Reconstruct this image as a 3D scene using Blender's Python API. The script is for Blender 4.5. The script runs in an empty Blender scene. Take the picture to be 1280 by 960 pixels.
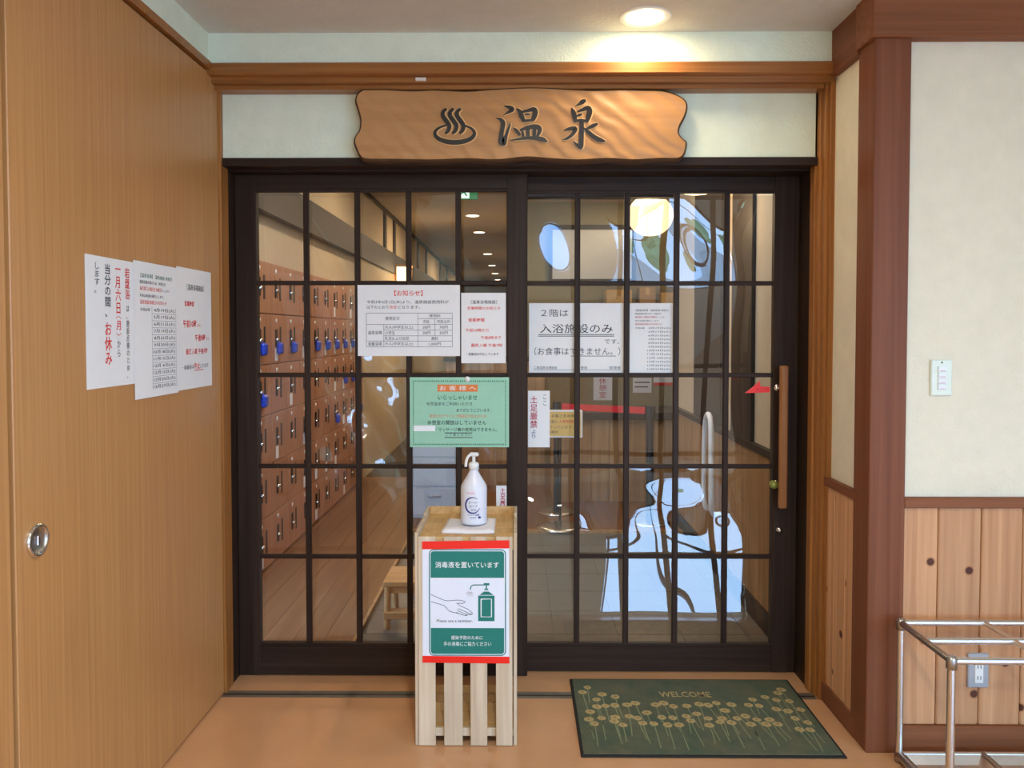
import bpy, bmesh, math, random
from mathutils import Vector, Matrix
random.seed(7)
S = bpy.context.scene
COL = S.collection
PI = math.pi

# ------------------------------------------------------------------ camera, world, exposure
cam_d = bpy.data.cameras.new('camera')
cam_d.sensor_width = 36.0
cam_d.lens = 961.0 / 1280.0 * 36.0
cam_d.shift_y = -35.5 / 1280.0
cam_d.clip_start = 0.05
cam = bpy.data.objects.new('camera', cam_d)
cam.location = (0, 0, 1.41)
cam.rotation_euler = (PI / 2 - math.radians(1.7), 0, math.atan(8 / 961))
COL.objects.link(cam)
S.camera = cam
vs = S.view_settings
vs.view_transform = 'Standard'
vs.look = 'None'
vs.gamma = 1.0
vs.use_curve_mapping = False
vs.exposure = 0.45

world = bpy.data.worlds.new('sky')
S.world = world
world.use_nodes = True
wn = world.node_tree.nodes
wl = world.node_tree.links
bg = wn['Background']
wtc = wn.new('ShaderNodeTexCoord')
wnoise = wn.new('ShaderNodeTexNoise')
wnoise.inputs['Scale'].default_value = 2.6
wnoise.inputs['Detail'].default_value = 5
wramp = wn.new('ShaderNodeValToRGB')
wramp.color_ramp.elements[0].position = 0.38
wramp.color_ramp.elements[0].color = (0.25, 0.51, 1.0, 1)
wramp.color_ramp.elements[1].position = 0.66
wramp.color_ramp.elements[1].color = (0.42, 0.67, 1.0, 1)
wl.new(wtc.outputs['Generated'], wnoise.inputs['Vector'])
wl.new(wnoise.outputs['Fac'], wramp.inputs['Fac'])
wl.new(wramp.outputs['Color'], bg.inputs['Color'])
bg.inputs['Strength'].default_value = 10.5


# daylight portal in the open entrance behind the camera (guides sampling of the sky only)
def portal(name, loc, rot, w, h):
    p = bpy.data.lights.new(name, 'AREA')
    p.shape = 'RECTANGLE'
    p.size = w
    p.size_y = h
    p.cycles.is_portal = True
    o = bpy.data.objects.new(name, p)
    o.location = loc
    o.rotation_euler = rot
    COL.objects.link(o)


portal('entrance_portal', (1.95, -3.61, 1.6), (PI / 2, 0, 0), 2.2, 1.4)
portal('window_portal', (3.59, -1.7, 1.35), (PI / 2, 0, PI / 2), 2.4, 1.9)


# ------------------------------------------------------------------ materials
MATS = {}


def _new(name):
    m = bpy.data.materials.new(name)
    m.use_nodes = True
    n = m.node_tree.nodes
    return m, n, m.node_tree.links, n['Principled BSDF']


def rgb(r, g, b):
    def f(c):
        c /= 255.0
        return c / 12.92 if c <= 0.04045 else ((c + 0.055) / 1.055) ** 2.4
    return (f(r), f(g), f(b), 1.0)


def plain(name, col, rough=0.5, metal=0.0, noise=0.06, nscale=30, bump=0.0, bscale=80, coat=0.0, spec=0.5):
    m, n, l, p = _new(name)
    tc = n.new('ShaderNodeTexCoord')
    nz = n.new('ShaderNodeTexNoise')
    nz.inputs['Scale'].default_value = nscale
    nz.inputs['Detail'].default_value = 4
    l.new(tc.outputs['Object'], nz.inputs['Vector'])
    r = n.new('ShaderNodeValToRGB')
    a, b = 1 - noise, 1 + noise
    r.color_ramp.elements[0].position = 0.3
    r.color_ramp.elements[1].position = 0.7
    r.color_ramp.elements[0].color = (col[0] * a, col[1] * a, col[2] * a, 1)
    r.color_ramp.elements[1].color = (min(1, col[0] * b), min(1, col[1] * b), min(1, col[2] * b), 1)
    l.new(nz.outputs['Fac'], r.inputs['Fac'])
    l.new(r.outputs['Color'], p.inputs['Base Color'])
    p.inputs['Roughness'].default_value = rough
    p.inputs['Metallic'].default_value = metal
    p.inputs['Coat Weight'].default_value = coat
    p.inputs['Specular IOR Level'].default_value = spec
    if bump:
        nb = n.new('ShaderNodeTexNoise')
        nb.inputs['Scale'].default_value = bscale
        nb.inputs['Detail'].default_value = 5
        l.new(tc.outputs['Object'], nb.inputs['Vector'])
        bm_ = n.new('ShaderNodeBump')
        bm_.inputs['Strength'].default_value = bump
        bm_.inputs['Distance'].default_value = 0.01
        l.new(nb.outputs['Fac'], bm_.inputs['Height'])
        l.new(bm_.outputs['Normal'], p.inputs['Normal'])
    MATS[name] = m
    return m


def wood(name, c1, c2, axis='Z', across=45, along=1.6, rough=0.45, coat=0.0, knots=False, bump=0.1, tint=0.0, spec=0.5):
    m, n, l, p = _new(name)
    tc = n.new('ShaderNodeTexCoord')
    oi = n.new('ShaderNodeObjectInfo')
    mu = n.new('ShaderNodeMath'); mu.operation = 'MULTIPLY'; mu.inputs[1].default_value = 17.3
    l.new(oi.outputs['Random'], mu.inputs[0])
    ad = n.new('ShaderNodeVectorMath'); ad.operation = 'ADD'
    l.new(tc.outputs['Object'], ad.inputs[0])
    l.new(mu.outputs[0], ad.inputs[1])
    mp = n.new('ShaderNodeMapping')
    sc = [across] * 3
    sc['XYZ'.index(axis)] = along
    mp.inputs['Scale'].default_value = sc
    l.new(ad.outputs[0], mp.inputs['Vector'])
    nz = n.new('ShaderNodeTexNoise')
    nz.inputs['Scale'].default_value = 1.0
    nz.inputs['Detail'].default_value = 7
    nz.inputs['Roughness'].default_value = 0.6
    nz.inputs['Distortion'].default_value = 0.3
    l.new(mp.outputs[0], nz.inputs['Vector'])
    r = n.new('ShaderNodeValToRGB')
    r.color_ramp.elements[0].position = 0.33
    r.color_ramp.elements[1].position = 0.68
    r.color_ramp.elements[0].color = c1
    r.color_ramp.elements[1].color = c2
    l.new(nz.outputs['Fac'], r.inputs['Fac'])
    colout = r.outputs['Color']
    if tint:
        hs = n.new('ShaderNodeHueSaturation')
        mr = n.new('ShaderNodeMapRange')
        mr.inputs['To Min'].default_value = 1 - tint
        mr.inputs['To Max'].default_value = 1 + tint
        l.new(oi.outputs['Random'], mr.inputs['Value'])
        l.new(mr.outputs[0], hs.inputs['Value'])
        l.new(colout, hs.inputs['Color'])
        colout = hs.outputs['Color']
    if knots:
        sx = n.new('ShaderNodeSeparateXYZ')
        l.new(ad.outputs[0], sx.inputs[0])
        s2 = n.new('ShaderNodeMath'); s2.operation = 'ADD'
        l.new(sx.outputs['X'], s2.inputs[0]); l.new(sx.outputs['Y'], s2.inputs[1])
        cx = n.new('ShaderNodeCombineXYZ')
        l.new(s2.outputs[0], cx.inputs['X']); l.new(sx.outputs['Z'], cx.inputs['Y'])
        vo = n.new('ShaderNodeTexVoronoi')
        vo.voronoi_dimensions = '2D'
        vo.inputs['Scale'].default_value = 4.6
        l.new(cx.outputs[0], vo.inputs['Vector'])
        kr = n.new('ShaderNodeValToRGB')
        kr.color_ramp.elements[0].position = 0.03
        kr.color_ramp.elements[0].color = (0.16, 0.07, 0.03, 1)
        kr.color_ramp.elements[1].position = 0.085
        kr.color_ramp.elements[1].color = (1, 1, 1, 1)
        e = kr.color_ramp.elements.new(0.05); e.color = (0.13, 0.055, 0.025, 1)
        e = kr.color_ramp.elements.new(0.062); e.color = (0.75, 0.62, 0.5, 1)
        l.new(vo.outputs['Distance'], kr.inputs['Fac'])
        mx = n.new('ShaderNodeMixRGB'); mx.blend_type = 'MULTIPLY'; mx.inputs[0].default_value = 1
        l.new(colout, mx.inputs[1]); l.new(kr.outputs['Color'], mx.inputs[2])
        colout = mx.outputs[0]
    l.new(colout, p.inputs['Base Color'])
    p.inputs['Roughness'].default_value = rough
    p.inputs['Coat Weight'].default_value = coat
    p.inputs['Coat Roughness'].default_value = 0.15
    p.inputs['Specular IOR Level'].default_value = spec
    if bump:
        b = n.new('ShaderNodeBump')
        b.inputs['Strength'].default_value = bump
        b.inputs['Distance'].default_value = 0.003
        l.new(nz.outputs['Fac'], b.inputs['Height'])
        l.new(b.outputs['Normal'], p.inputs['Normal'])
    MATS[name] = m
    return m


def plaster(name, col):
    m = plain(name, col, rough=0.85, noise=0.03, nscale=14, bump=0.0, spec=0.2)
    n = m.node_tree.nodes; l = m.node_tree.links; p = n['Principled BSDF']
    tc = n.new('ShaderNodeTexCoord')
    vo = n.new('ShaderNodeTexNoise'); vo.inputs['Scale'].default_value = 95; vo.inputs['Detail'].default_value = 3
    v2 = n.new('ShaderNodeTexNoise'); v2.inputs['Scale'].default_value = 28; v2.inputs['Detail'].default_value = 4
    l.new(tc.outputs['Object'], vo.inputs['Vector']); l.new(tc.outputs['Object'], v2.inputs['Vector'])
    ad = n.new('ShaderNodeMath'); ad.operation = 'ADD'
    l.new(vo.outputs['Fac'], ad.inputs[0]); l.new(v2.outputs['Fac'], ad.inputs[1])
    b = n.new('ShaderNodeBump'); b.inputs['Strength'].default_value = 0.42; b.inputs['Distance'].default_value = 0.006
    l.new(ad.outputs[0], b.inputs['Height']); l.new(b.outputs['Normal'], p.inputs['Normal'])
    return m


def emit(name, col, strength):
    m, n, l, p = _new(name)
    p.inputs['Base Color'].default_value = col
    p.inputs['Emission Color'].default_value = col
    p.inputs['Emission Strength'].default_value = strength
    MATS[name] = m
    return m


def sheet_mat(name, tint, boost):
    m = bpy.data.materials.new(name)
    m.use_nodes = True
    n = m.node_tree.nodes; l = m.node_tree.links
    n.remove(n['Principled BSDF'])
    out = n['Material Output']
    tr = n.new('ShaderNodeBsdfTransparent'); tr.inputs['Color'].default_value = tint
    gl = n.new('ShaderNodeBsdfGlossy'); gl.inputs['Roughness'].default_value = 0.0
    gl.inputs['Color'].default_value = (1, 1, 1, 1)
    fr = n.new('ShaderNodeFresnel'); fr.inputs['IOR'].default_value = 1.49
    mu = n.new('ShaderNodeMath'); mu.operation = 'MULTIPLY'; mu.inputs[1].default_value = boost; mu.use_clamp = True
    l.new(fr.outputs[0], mu.inputs[0])
    mx = n.new('ShaderNodeMixShader')
    l.new(mu.outputs[0], mx.inputs[0]); l.new(tr.outputs[0], mx.inputs[1]); l.new(gl.outputs[0], mx.inputs[2])
    l.new(mx.outputs[0], out.inputs['Surface'])
    MATS[name] = m
    return m


wood('door_wood', rgb(182, 128, 76), rgb(202, 149, 92), 'Z', 110, 1.2, 0.38, bump=0.05)
wood('trim_wood', rgb(140, 86, 38), rgb(176, 118, 62), 'X', 60, 1.2, 0.35, bump=0.05)
wood('jamb_wood', rgb(138, 84, 34), rgb(180, 120, 58), 'Z', 70, 1.0, 0.4, bump=0.05)
wood('red_wood', rgb(116, 66, 42), rgb(134, 82, 56), 'Z', 50, 0.9, 0.5, coat=0.0, bump=0.03, spec=0.22)
wood('red_wood_x', rgb(126, 76, 48), rgb(150, 94, 62), 'X', 50, 0.9, 0.5, coat=0.0, bump=0.03, spec=0.22)
wood('red_wood_y', rgb(116, 66, 42), rgb(134, 82, 56), 'Y', 50, 0.9, 0.5, coat=0.0, bump=0.03, spec=0.22)
wood('black_wood', rgb(40, 27, 20), rgb(60, 44, 35), 'Z', 60, 1.5, 0.5, bump=0.08, spec=0.22)
wood('black_wood_x', rgb(40, 27, 20), rgb(60, 44, 35), 'X', 60, 1.5, 0.5, bump=0.08, spec=0.22)
wood('cedar', rgb(188, 132, 90), rgb(220, 166, 120), 'Z', 34, 0.9, 0.6, knots=True, bump=0.12, tint=0.1)
wood('crate_wood', rgb(196, 172, 142), rgb(226, 208, 180), 'Z', 36, 1.4, 0.75, bump=0.15, tint=0.08)
wood('crate_top_wood', rgb(200, 158, 102), rgb(228, 190, 134), 'Y', 36, 1.4, 0.75, bump=0.15, tint=0.08)
wood('sign_wood', rgb(176, 126, 76), rgb(198, 148, 96), 'X', 16, 0.8, 0.42, bump=0.05)
wood('locker_wood', rgb(168, 112, 80), rgb(188, 132, 98), 'Z', 30, 1.2, 0.5, bump=0.02, tint=0.04)
wood('plank_floor', rgb(112, 72, 42), rgb(138, 94, 58), 'Y', 20, 0.8, 0.3, bump=0.02, tint=0.05)
wood('inner_wood', rgb(150, 110, 66), rgb(186, 142, 92), 'Z', 30, 1.0, 0.5, bump=0.05, tint=0.05)
wood('handle_wood', rgb(132, 82, 40), rgb(168, 112, 62), 'Z', 60, 1.2, 0.35, bump=0.03)
wood('stool_wood', rgb(186, 132, 78), rgb(216, 164, 106), 'X', 40, 1.5, 0.4, bump=0.03)
# the sign face carries carved diagonal ripples
_m = MATS['sign_wood']; _n = _m.node_tree.nodes; _l = _m.node_tree.links
_tc = _n.new('ShaderNodeTexCoord'); _mp = _n.new('ShaderNodeMapping')
_mp.inputs['Rotation'].default_value = (0, math.radians(-38), 0)
_wv = _n.new('ShaderNodeTexWave'); _wv.bands_direction = 'Z'
_wv.inputs['Scale'].default_value = 5.5; _wv.inputs['Distortion'].default_value = 5.0; _wv.inputs['Detail'].default_value = 1.5
_wv.inputs['Detail Scale'].default_value = 1.2
_l.new(_tc.outputs['Object'], _mp.inputs['Vector']); _l.new(_mp.outputs[0], _wv.inputs['Vector'])
_b = _n.new('ShaderNodeBump'); _b.inputs['Strength'].default_value = 0.38; _b.inputs['Distance'].default_value = 0.01
_l.new(_wv.outputs['Fac'], _b.inputs['Height']); _l.new(_b.outputs['Normal'], _n['Principled BSDF'].inputs['Normal'])

plaster('wall_pale', rgb(238, 248, 226))
plaster('wall_cream', rgb(238, 229, 206))
plaster('ceil_plaster', rgb(218, 217, 211))
plain('floor_tan', rgb(212, 160, 116), 0.16, noise=0.06, nscale=3.5, coat=0.15)
plain('track_metal', rgb(112, 103, 90), 0.5, 0.1, noise=0.1)
plain('paper', rgb(240, 240, 240), 0.7, noise=0.01)
plain('paper_green', rgb(160, 212, 184), 0.6, noise=0.02)
plain('paper_blue_white', rgb(236, 240, 250), 0.5, noise=0.01)
plain('ink', rgb(28, 28, 32), 0.6, noise=0.0)
plain('ink_soft', rgb(80, 78, 84), 0.6, noise=0.0)
plain('ink_line', rgb(130, 128, 134), 0.6, noise=0.0)
plain('ink_red', rgb(228, 58, 42), 0.6, noise=0.0)
plain('ink_crimson', rgb(190, 40, 60), 0.6, noise=0.0)
plain('ink_orange', rgb(232, 130, 60), 0.6, noise=0.0)
plain('ink_green', rgb(24, 110, 72), 0.6, noise=0.0)
plain('ink_teal', rgb(24, 124, 112), 0.55, noise=0.02)
plain('ink_navy', rgb(40, 50, 130), 0.55, noise=0.0)
plain('ink_pink', rgb(226, 120, 150), 0.55, noise=0.0)
plain('ink_white', rgb(244, 246, 246), 0.55, noise=0.0)
plain('tape_red', rgb(250, 40, 26), 0.4, noise=0.02)
plain('sticker_red', rgb(250, 44, 34), 0.4, noise=0.02)
plain('notice_orange', rgb(240, 196, 112), 0.6, noise=0.03)
plain('carved_black', rgb(34, 26, 24), 0.35, noise=0.05, coat=0.3)
plain('carved_edge_highlight', rgb(232, 186, 124), 0.45, noise=0.05)  # bare-wood tone that also paints the highlight along the strokes
plain('bark_edge', rgb(84, 58, 34), 0.6, noise=0.2, nscale=40)
plain('chrome', (0.75, 0.74, 0.72, 1), 0.14, 1.0, noise=0.02)
plain('steel', (0.72, 0.71, 0.70, 1), 0.24, 1.0, noise=0.03)
plain('steel_joint', (0.45, 0.44, 0.43, 1), 0.3, 1.0, noise=0.05)
plain('dark_metal', rgb(48, 42, 40), 0.4, 0.6, noise=0.05)
plain('brass_green', rgb(150, 160, 80), 0.35, 0.4, noise=0.1)
plain('plastic_white', rgb(240, 240, 236), 0.35, noise=0.01)
plain('plastic_ivory', rgb(232, 238, 222), 0.35, noise=0.01)
plain('plastic_grey', rgb(172, 174, 180), 0.4, noise=0.02)
plain('bottle_plastic', rgb(232, 232, 240), 0.3, noise=0.01)
MATS['bottle_plastic'].node_tree.nodes['Principled BSDF'].inputs['Subsurface Weight'].default_value = 0.0
plain('plastic_black', rgb(24, 24, 26), 0.4, noise=0.02)
plain('blue_plastic', rgb(40, 70, 190), 0.35, noise=0.02)
plain('belt_red', rgb(220, 40, 40), 0.6, noise=0.04)
plain('tissue', rgb(246, 242, 244), 0.9, noise=0.02, bump=0.2, bscale=120)
plain('mat_green', rgb(94, 102, 82), 0.95, noise=0.22, nscale=26, bump=0.5, bscale=420)
_mg = MATS['mat_green']
for _nd in _mg.node_tree.nodes:
    if _nd.type == 'VALTORGB':
        _nd.color_ramp.elements[0].color = rgb(66, 92, 74)
        _nd.color_ramp.elements[1].color = rgb(116, 108, 82)
for _nd in _mg.node_tree.nodes:
    if _nd.type == 'TEX_NOISE' and _nd.inputs['Scale'].default_value < 100:
        _nd.inputs['Scale'].default_value = 9
        _nd.inputs['Detail'].default_value = 9
        _nd.inputs['Roughness'].default_value = 0.72
plain('mat_edge', rgb(30, 30, 26), 0.8, noise=0.05)
plain('mat_gold', rgb(186, 164, 112), 0.95, noise=0.15, nscale=60, bump=0.4, bscale=420)
plain('mat_gold_dark', rgb(158, 134, 78), 0.95, noise=0.15, nscale=60)
plain('mat_stem', rgb(138, 146, 108), 0.95, noise=0.12, nscale=60)
plain('tile_grey', rgb(104, 98, 90), 0.28, noise=0.1, nscale=9)
plain('grout', rgb(128, 122, 112), 0.8, noise=0.05)
plain('inner_wall', rgb(206, 186, 154), 0.8, noise=0.03, bump=0.1)
plain('inner_ceiling', rgb(178, 160, 136), 0.85, noise=0.04)
plain('inner_dark', rgb(50, 40, 33), 0.55, noise=0.1)
plain('board_grey', rgb(212, 212, 202), 0.6, noise=0.02)
plain('olive_wall', rgb(150, 138, 104), 0.8, noise=0.05)
plain('carton', rgb(206, 170, 112), 0.8, noise=0.06)
plain('carton_dark', rgb(176, 138, 88), 0.8, noise=0.06)
plain('grey_cabinet', rgb(184, 182, 178), 0.5, noise=0.03)
plain('exit_green', rgb(20, 160, 90), 0.4, noise=0.0)
plain('asphalt', rgb(186, 186, 182), 0.9, noise=0.1)
plain('leaf', rgb(150, 186, 130), 0.7, noise=0.35, nscale=3)
plain('bark', rgb(90, 70, 50), 0.9, noise=0.2)
emit('lamp_warm', (1.0, 0.82, 0.58, 1), 26)
emit('lamp_small', (1.0, 0.86, 0.66, 1), 7)
emit('lantern_paper', (1.0, 0.76, 0.44, 1), 1.25)
emit('andon_paper', (1.0, 0.80, 0.45, 1), 2.6)
emit('exit_glow', (0.72, 1.0, 0.84, 1), 0.8)
sheet_mat('clear_sheet', (0.76, 0.73, 0.69, 1), 1.65)


# ------------------------------------------------------------------ mesh helpers
class MB:
    def __init__(s):
        s.v = []; s.f = []; s.sm = []

    def add(s, vs, fs, smooth=False):
        o = len(s.v)
        s.v += [tuple(p) for p in vs]
        s.f += [tuple(i + o for i in f) for f in fs]
        s.sm += [smooth] * len(fs)
        return s

    def box(s, x0, x1, y0, y1, z0, z1, b=0.0):
        if b <= 0:
            vs = [(x, y, z) for z in (z0, z1) for y in (y0, y1) for x in (x0, x1)]
            fs = [(0, 2, 3, 1), (4, 5, 7, 6), (0, 1, 5, 4), (2, 6, 7, 3), (0, 4, 6, 2), (1, 3, 7, 5)]
            return s.add(vs, fs)
        bm = bmesh.new()
        bmesh.ops.create_cube(bm, size=1)
        for w in bm.verts:
            w.co = Vector(((x0 + x1) / 2 + w.co.x * (x1 - x0), (y0 + y1) / 2 + w.co.y * (y1 - y0), (z0 + z1) / 2 + w.co.z * (z1 - z0)))
        bmesh.ops.bevel(bm, geom=list(bm.edges), offset=b, segments=1, affect='EDGES', profile=0.5)
        bm.verts.index_update()
        s.add([w.co[:] for w in bm.verts], [[w.index for w in f.verts] for f in bm.faces])
        bm.free()
        return s

    def cyl(s, p0, p1, r0, r1=None, n=16, caps=True):
        r1 = r0 if r1 is None else r1
        p0 = Vector(p0); p1 = Vector(p1)
        d = (p1 - p0).normalized()
        a = d.orthogonal().normalized(); b = d.cross(a)
        vs = []
        for p, r in ((p0, r0), (p1, r1)):
            for i in range(n):
                t = 2 * PI * i / n
                vs.append(p + (a * math.cos(t) + b * math.sin(t)) * r)
        s.add(vs, [(i, (i + 1) % n, n + (i + 1) % n, n + i) for i in range(n)], True)
        if caps:
            s.add(vs[:n], [tuple(reversed(range(n)))])
            s.add(vs[n:], [tuple(range(n))])
        return s

    def tube(s, pts, r, n=10, caps=True):
        pts = [Vector(p) for p in pts]
        vs = []
        a = None
        for i, p in enumerate(pts):
            d = (pts[min(i + 1, len(pts) - 1)] - pts[max(i - 1, 0)]).normalized()
            if a is None:
                a = d.orthogonal().normalized()
            else:
                a = (a - d * a.dot(d)).normalized()
            b = d.cross(a)
            rr = r[i] if isinstance(r, (list, tuple)) else r
            for k in range(n):
                t = 2 * PI * k / n
                vs.append(p + (a * math.cos(t) + b * math.sin(t)) * rr)
        fs = []
        for i in range(len(pts) - 1):
            for k in range(n):
                k2 = (k + 1) % n
                fs.append((i * n + k, i * n + k2, (i + 1) * n + k2, (i + 1) * n + k))
        s.add(vs, fs, True)
        if caps:
            s.add(vs[:n], [tuple(reversed(range(n)))])
            s.add(vs[-n:], [tuple(range(n))])
        return s

    def lathe(s, prof, c=(0, 0, 0), n=24, axis='Z', sy=1.0):
        vs = []
        for r, h in prof:
            for k in range(n):
                t = 2 * PI * k / n
                a, b = r * math.cos(t), r * math.sin(t) * sy
                if axis == 'Z':
                    vs.append((c[0] + a, c[1] + b, c[2] + h))
                elif axis == 'X':
                    vs.append((c[0] + h, c[1] + a, c[2] + b))
                else:
                    vs.append((c[0] + a, c[1] + h, c[2] + b))
        fs = []
        m = len(prof)
        for i in range(m - 1):
            for k in range(n):
                k2 = (k + 1) % n
                fs.append((i * n + k, i * n + k2, (i + 1) * n + k2, (i + 1) * n + k))
        s.add(vs, fs, True)
        return s

    def prism(s, poly, f0, f1):
        """poly: 2-D points; f0, f1 map a 2-D point to the two 3-D ends"""
        n = len(poly)
        a = [f0(*p) for p in poly]; b = [f1(*p) for p in poly]
        s.add(a + b, [tuple(range(n)), tuple(reversed(range(n, 2 * n)))] + [(i, i + n, (i + 1) % n + n, (i + 1) % n) for i in range(n)])
        return s

    def mesh(s, name, org=(0, 0, 0)):
        m = bpy.data.meshes.new(name)
        m.from_pydata([(x - org[0], y - org[1], z - org[2]) for x, y, z in s.v], [], s.f)
        bm = bmesh.new(); bm.from_mesh(m)
        bmesh.ops.recalc_face_normals(bm, faces=list(bm.faces))
        bm.to_mesh(m); bm.free()
        if any(s.sm):
            m.polygons.foreach_set('use_smooth', s.sm)
        m.update()
        return m


def origin_of(o):
    v = Vector((0, 0, 0))
    while o is not None:
        v += o.location
        o = o.parent
    return v


def obj(name, mb, mat, parent=None, label=None, cat=None, group=None, kind=None, at=None):
    """link a mesh built in world coordinates; its origin is its base (or its parent's)"""
    if parent is not None:
        org = origin_of(parent)
        loc = (0, 0, 0)
    else:
        if at is None:
            xs, ys, zs = zip(*mb.v)
            at = ((min(xs) + max(xs)) / 2, (min(ys) + max(ys)) / 2, min(zs))
        org = at; loc = at
    m = mb.mesh(name, org)
    m.materials.append(MATS[mat])
    o = bpy.data.objects.new(name, m)
    COL.objects.link(o)
    o.location = loc
    o.parent = parent
    tag(o, label, cat, group, kind)
    return o


def tag(o, label=None, cat=None, group=None, kind=None):
    if label: o['label'] = label
    if cat: o['category'] = cat
    if group: o['group'] = group
    if kind: o['kind'] = kind


def thing(name, label, cat, loc, group=None, kind=None):
    o = bpy.data.objects.new(name, None)
    o.empty_display_size = 0.05
    COL.objects.link(o)
    o.location = loc
    tag(o, label, cat, group, kind)
    return o


def copy(o, parent=None, loc=None):
    c = o.copy()
    COL.objects.link(c)
    c.parent = parent
    if loc is not None: c.location = loc
    return c


def struct(name, mb, mat, label, cat):
    return obj(name, mb, mat, None, label, cat, None, 'structure', at=(0, 0, 0))


def bx(*a, b=0.0):
    return MB().box(*a, b=b)


# ------------------------------------------------------------------ lettering
_cache = {}


def glyphs(body, vertical=False, bold=0.0):
    key = (body, vertical, bold)
    if key in _cache: return _cache[key]
    c = bpy.data.curves.new('lettering', 'FONT')
    c.body = '\n'.join(body) if vertical else body
    c.resolution_u = 2
    c.align_x = 'CENTER' if vertical else 'LEFT'
    c.offset = bold
    o = bpy.data.objects.new('lettering', c)
    COL.objects.link(o)
    dg = bpy.context.evaluated_depsgraph_get()
    m = bpy.data.meshes.new_from_object(o.evaluated_get(dg))
    vs = [(v.co.x, v.co.y) for v in m.vertices]
    fs = [tuple(p.vertices) for p in m.polygons]
    bpy.data.objects.remove(o)
    bpy.data.curves.remove(c)
    bpy.data.meshes.remove(m)
    _cache[key] = (vs, fs)
    return vs, fs


def rect2(u0, v0, u1, v1):
    return [(u0, v0), (u1, v0), (u1, v1), (u0, v1)], [(0, 1, 2, 3)]


def fit(body, box, vertical=False, bold=0.0):
    vs, fs = glyphs(body, vertical, bold)
    xs = [p[0] for p in vs]; ys = [p[1] for p in vs]
    x0, x1, y0, y1 = min(xs), max(xs), min(ys), max(ys)
    u0, v0, u1, v1 = box
    return [(u0 + (x - x0) / (x1 - x0) * (u1 - u0), v0 + (y1 - y) / (y1 - y0) * (v1 - v0)) for x, y in vs], fs


def poly_line(pts, w, closed=False):
    """ribbon along 2-D points of constant or per-point width"""
    n = len(pts)
    L = []; R = []
    for i, p in enumerate(pts):
        a = pts[(i - 1) % n] if (closed or i > 0) else p
        b = pts[(i + 1) % n] if (closed or i < n - 1) else p
        dx, dy = b[0] - a[0], b[1] - a[1]
        d = math.hypot(dx, dy) or 1
        ww = w[i] if isinstance(w, (list, tuple)) else w
        nx, ny = -dy / d * ww / 2, dx / d * ww / 2
        L.append((p[0] + nx, p[1] + ny)); R.append((p[0] - nx, p[1] - ny))
    vs = L + R
    rng = range(n if closed else n - 1)
    return vs, [(i, (i + 1) % n, n + (i + 1) % n, n + i) for i in rng]


def smooth_pts(pts, k=6):
    out = []
    n = len(pts)
    for i in range(n - 1):
        p0, p1, p2, p3 = pts[max(i - 1, 0)], pts[i], pts[i + 1], pts[min(i + 2, n - 1)]
        for j in range(k):
            t = j / k
            out.append(tuple(0.5 * (2 * b + (c - a) * t + (2 * a - 5 * b + 4 * c - d) * t * t + (3 * b - a - 3 * c + d) * t ** 3)
                             for a, b, c, d in zip(p0, p1, p2, p3)))
    out.append(tuple(pts[-1]))
    return out


def sheet(name, label, cat, tl, U, V, w, h, mat, items, group=None, parent=None, thick=0.0008, curl=0.0):
    """a sheet of paper: tl top-left corner, U to the right, V down; items are printed on its face (aspect: u by w, v by h)"""
    tl = Vector(tl); U = Vector(U); V = Vector(V); N = U.cross(V)   # N points away from the reader
    N = -N
    mid = tl + U * w / 2 + V * h
    if parent is None:
        root = thing(name, label, cat, mid, group)
    else:
        root = parent
    P = lambda u, v, d: tl + U * (u * w) + V * (v * h) + N * d
    g = MB()
    g.prism([(0, 0), (1, 0), (1, 1), (0, 1)], lambda u, v: P(u, v, 0), lambda u, v: P(u, v, thick))
    obj('page' if parent is None else 'label_panel', g, mat, root)
    groups = {}
    for it in items:
        kind, col = it[0], it[1]
        lay = 0.0004
        if kind == 't':
            vs, fs = fit(it[2], it[3], False, it[4] if len(it) > 4 else 0.0); nm = 'lettering'; lay = 0.0009
        elif kind == 'v':
            vs, fs = fit(it[2], it[3], True, it[4] if len(it) > 4 else 0.0); nm = 'lettering'; lay = 0.0009
        elif kind == 'r':
            vs, fs = rect2(*it[2]); nm = 'printed_block'
        elif kind == 'b':
            vs, fs = rect2(*it[2]); nm = 'printed_block'; lay = 0.0006
        elif kind == 'h':
            u0, v, u1, t = it[2]; vs, fs = rect2(u0, v - t / 2, u1, v + t / 2); nm = 'ruled_lines'; lay = 0.0007
        elif kind == 'k':
            u, v0, v1, t = it[2]; vs, fs = rect2(u - t / 2, v0, u + t / 2, v1); nm = 'ruled_lines'; lay = 0.0007
        elif kind == 'p':
            vs, fs = it[2]; nm = 'drawing'; lay = it[3] if len(it) > 3 else 0.0008
        k = (nm, col)
        if k not in groups: groups[k] = MB()
        groups[k].add([P(u, v, thick + lay) for u, v in vs], fs)
    for (nm, col), g in groups.items():
        obj(nm, g, col, root, kind='stuff')
    return root


# ================================================================== THE SETTING: entrance lobby
XL, XR = -1.15, 1.18
CEIL = 2.52
struct('floor', MB().box(XL - 0.2, 3.7, -3.7, 3.2, -0.05, 0), 'floor_tan', 'glossy tan sheet floor of the entrance lobby', 'floor')
struct('ceiling', MB().box(XL - 0.2, 3.7, -3.7, 3.05, CEIL, CEIL + 0.06), 'ceil_plaster', 'greyish plaster ceiling over the entrance', 'ceiling')
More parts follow.
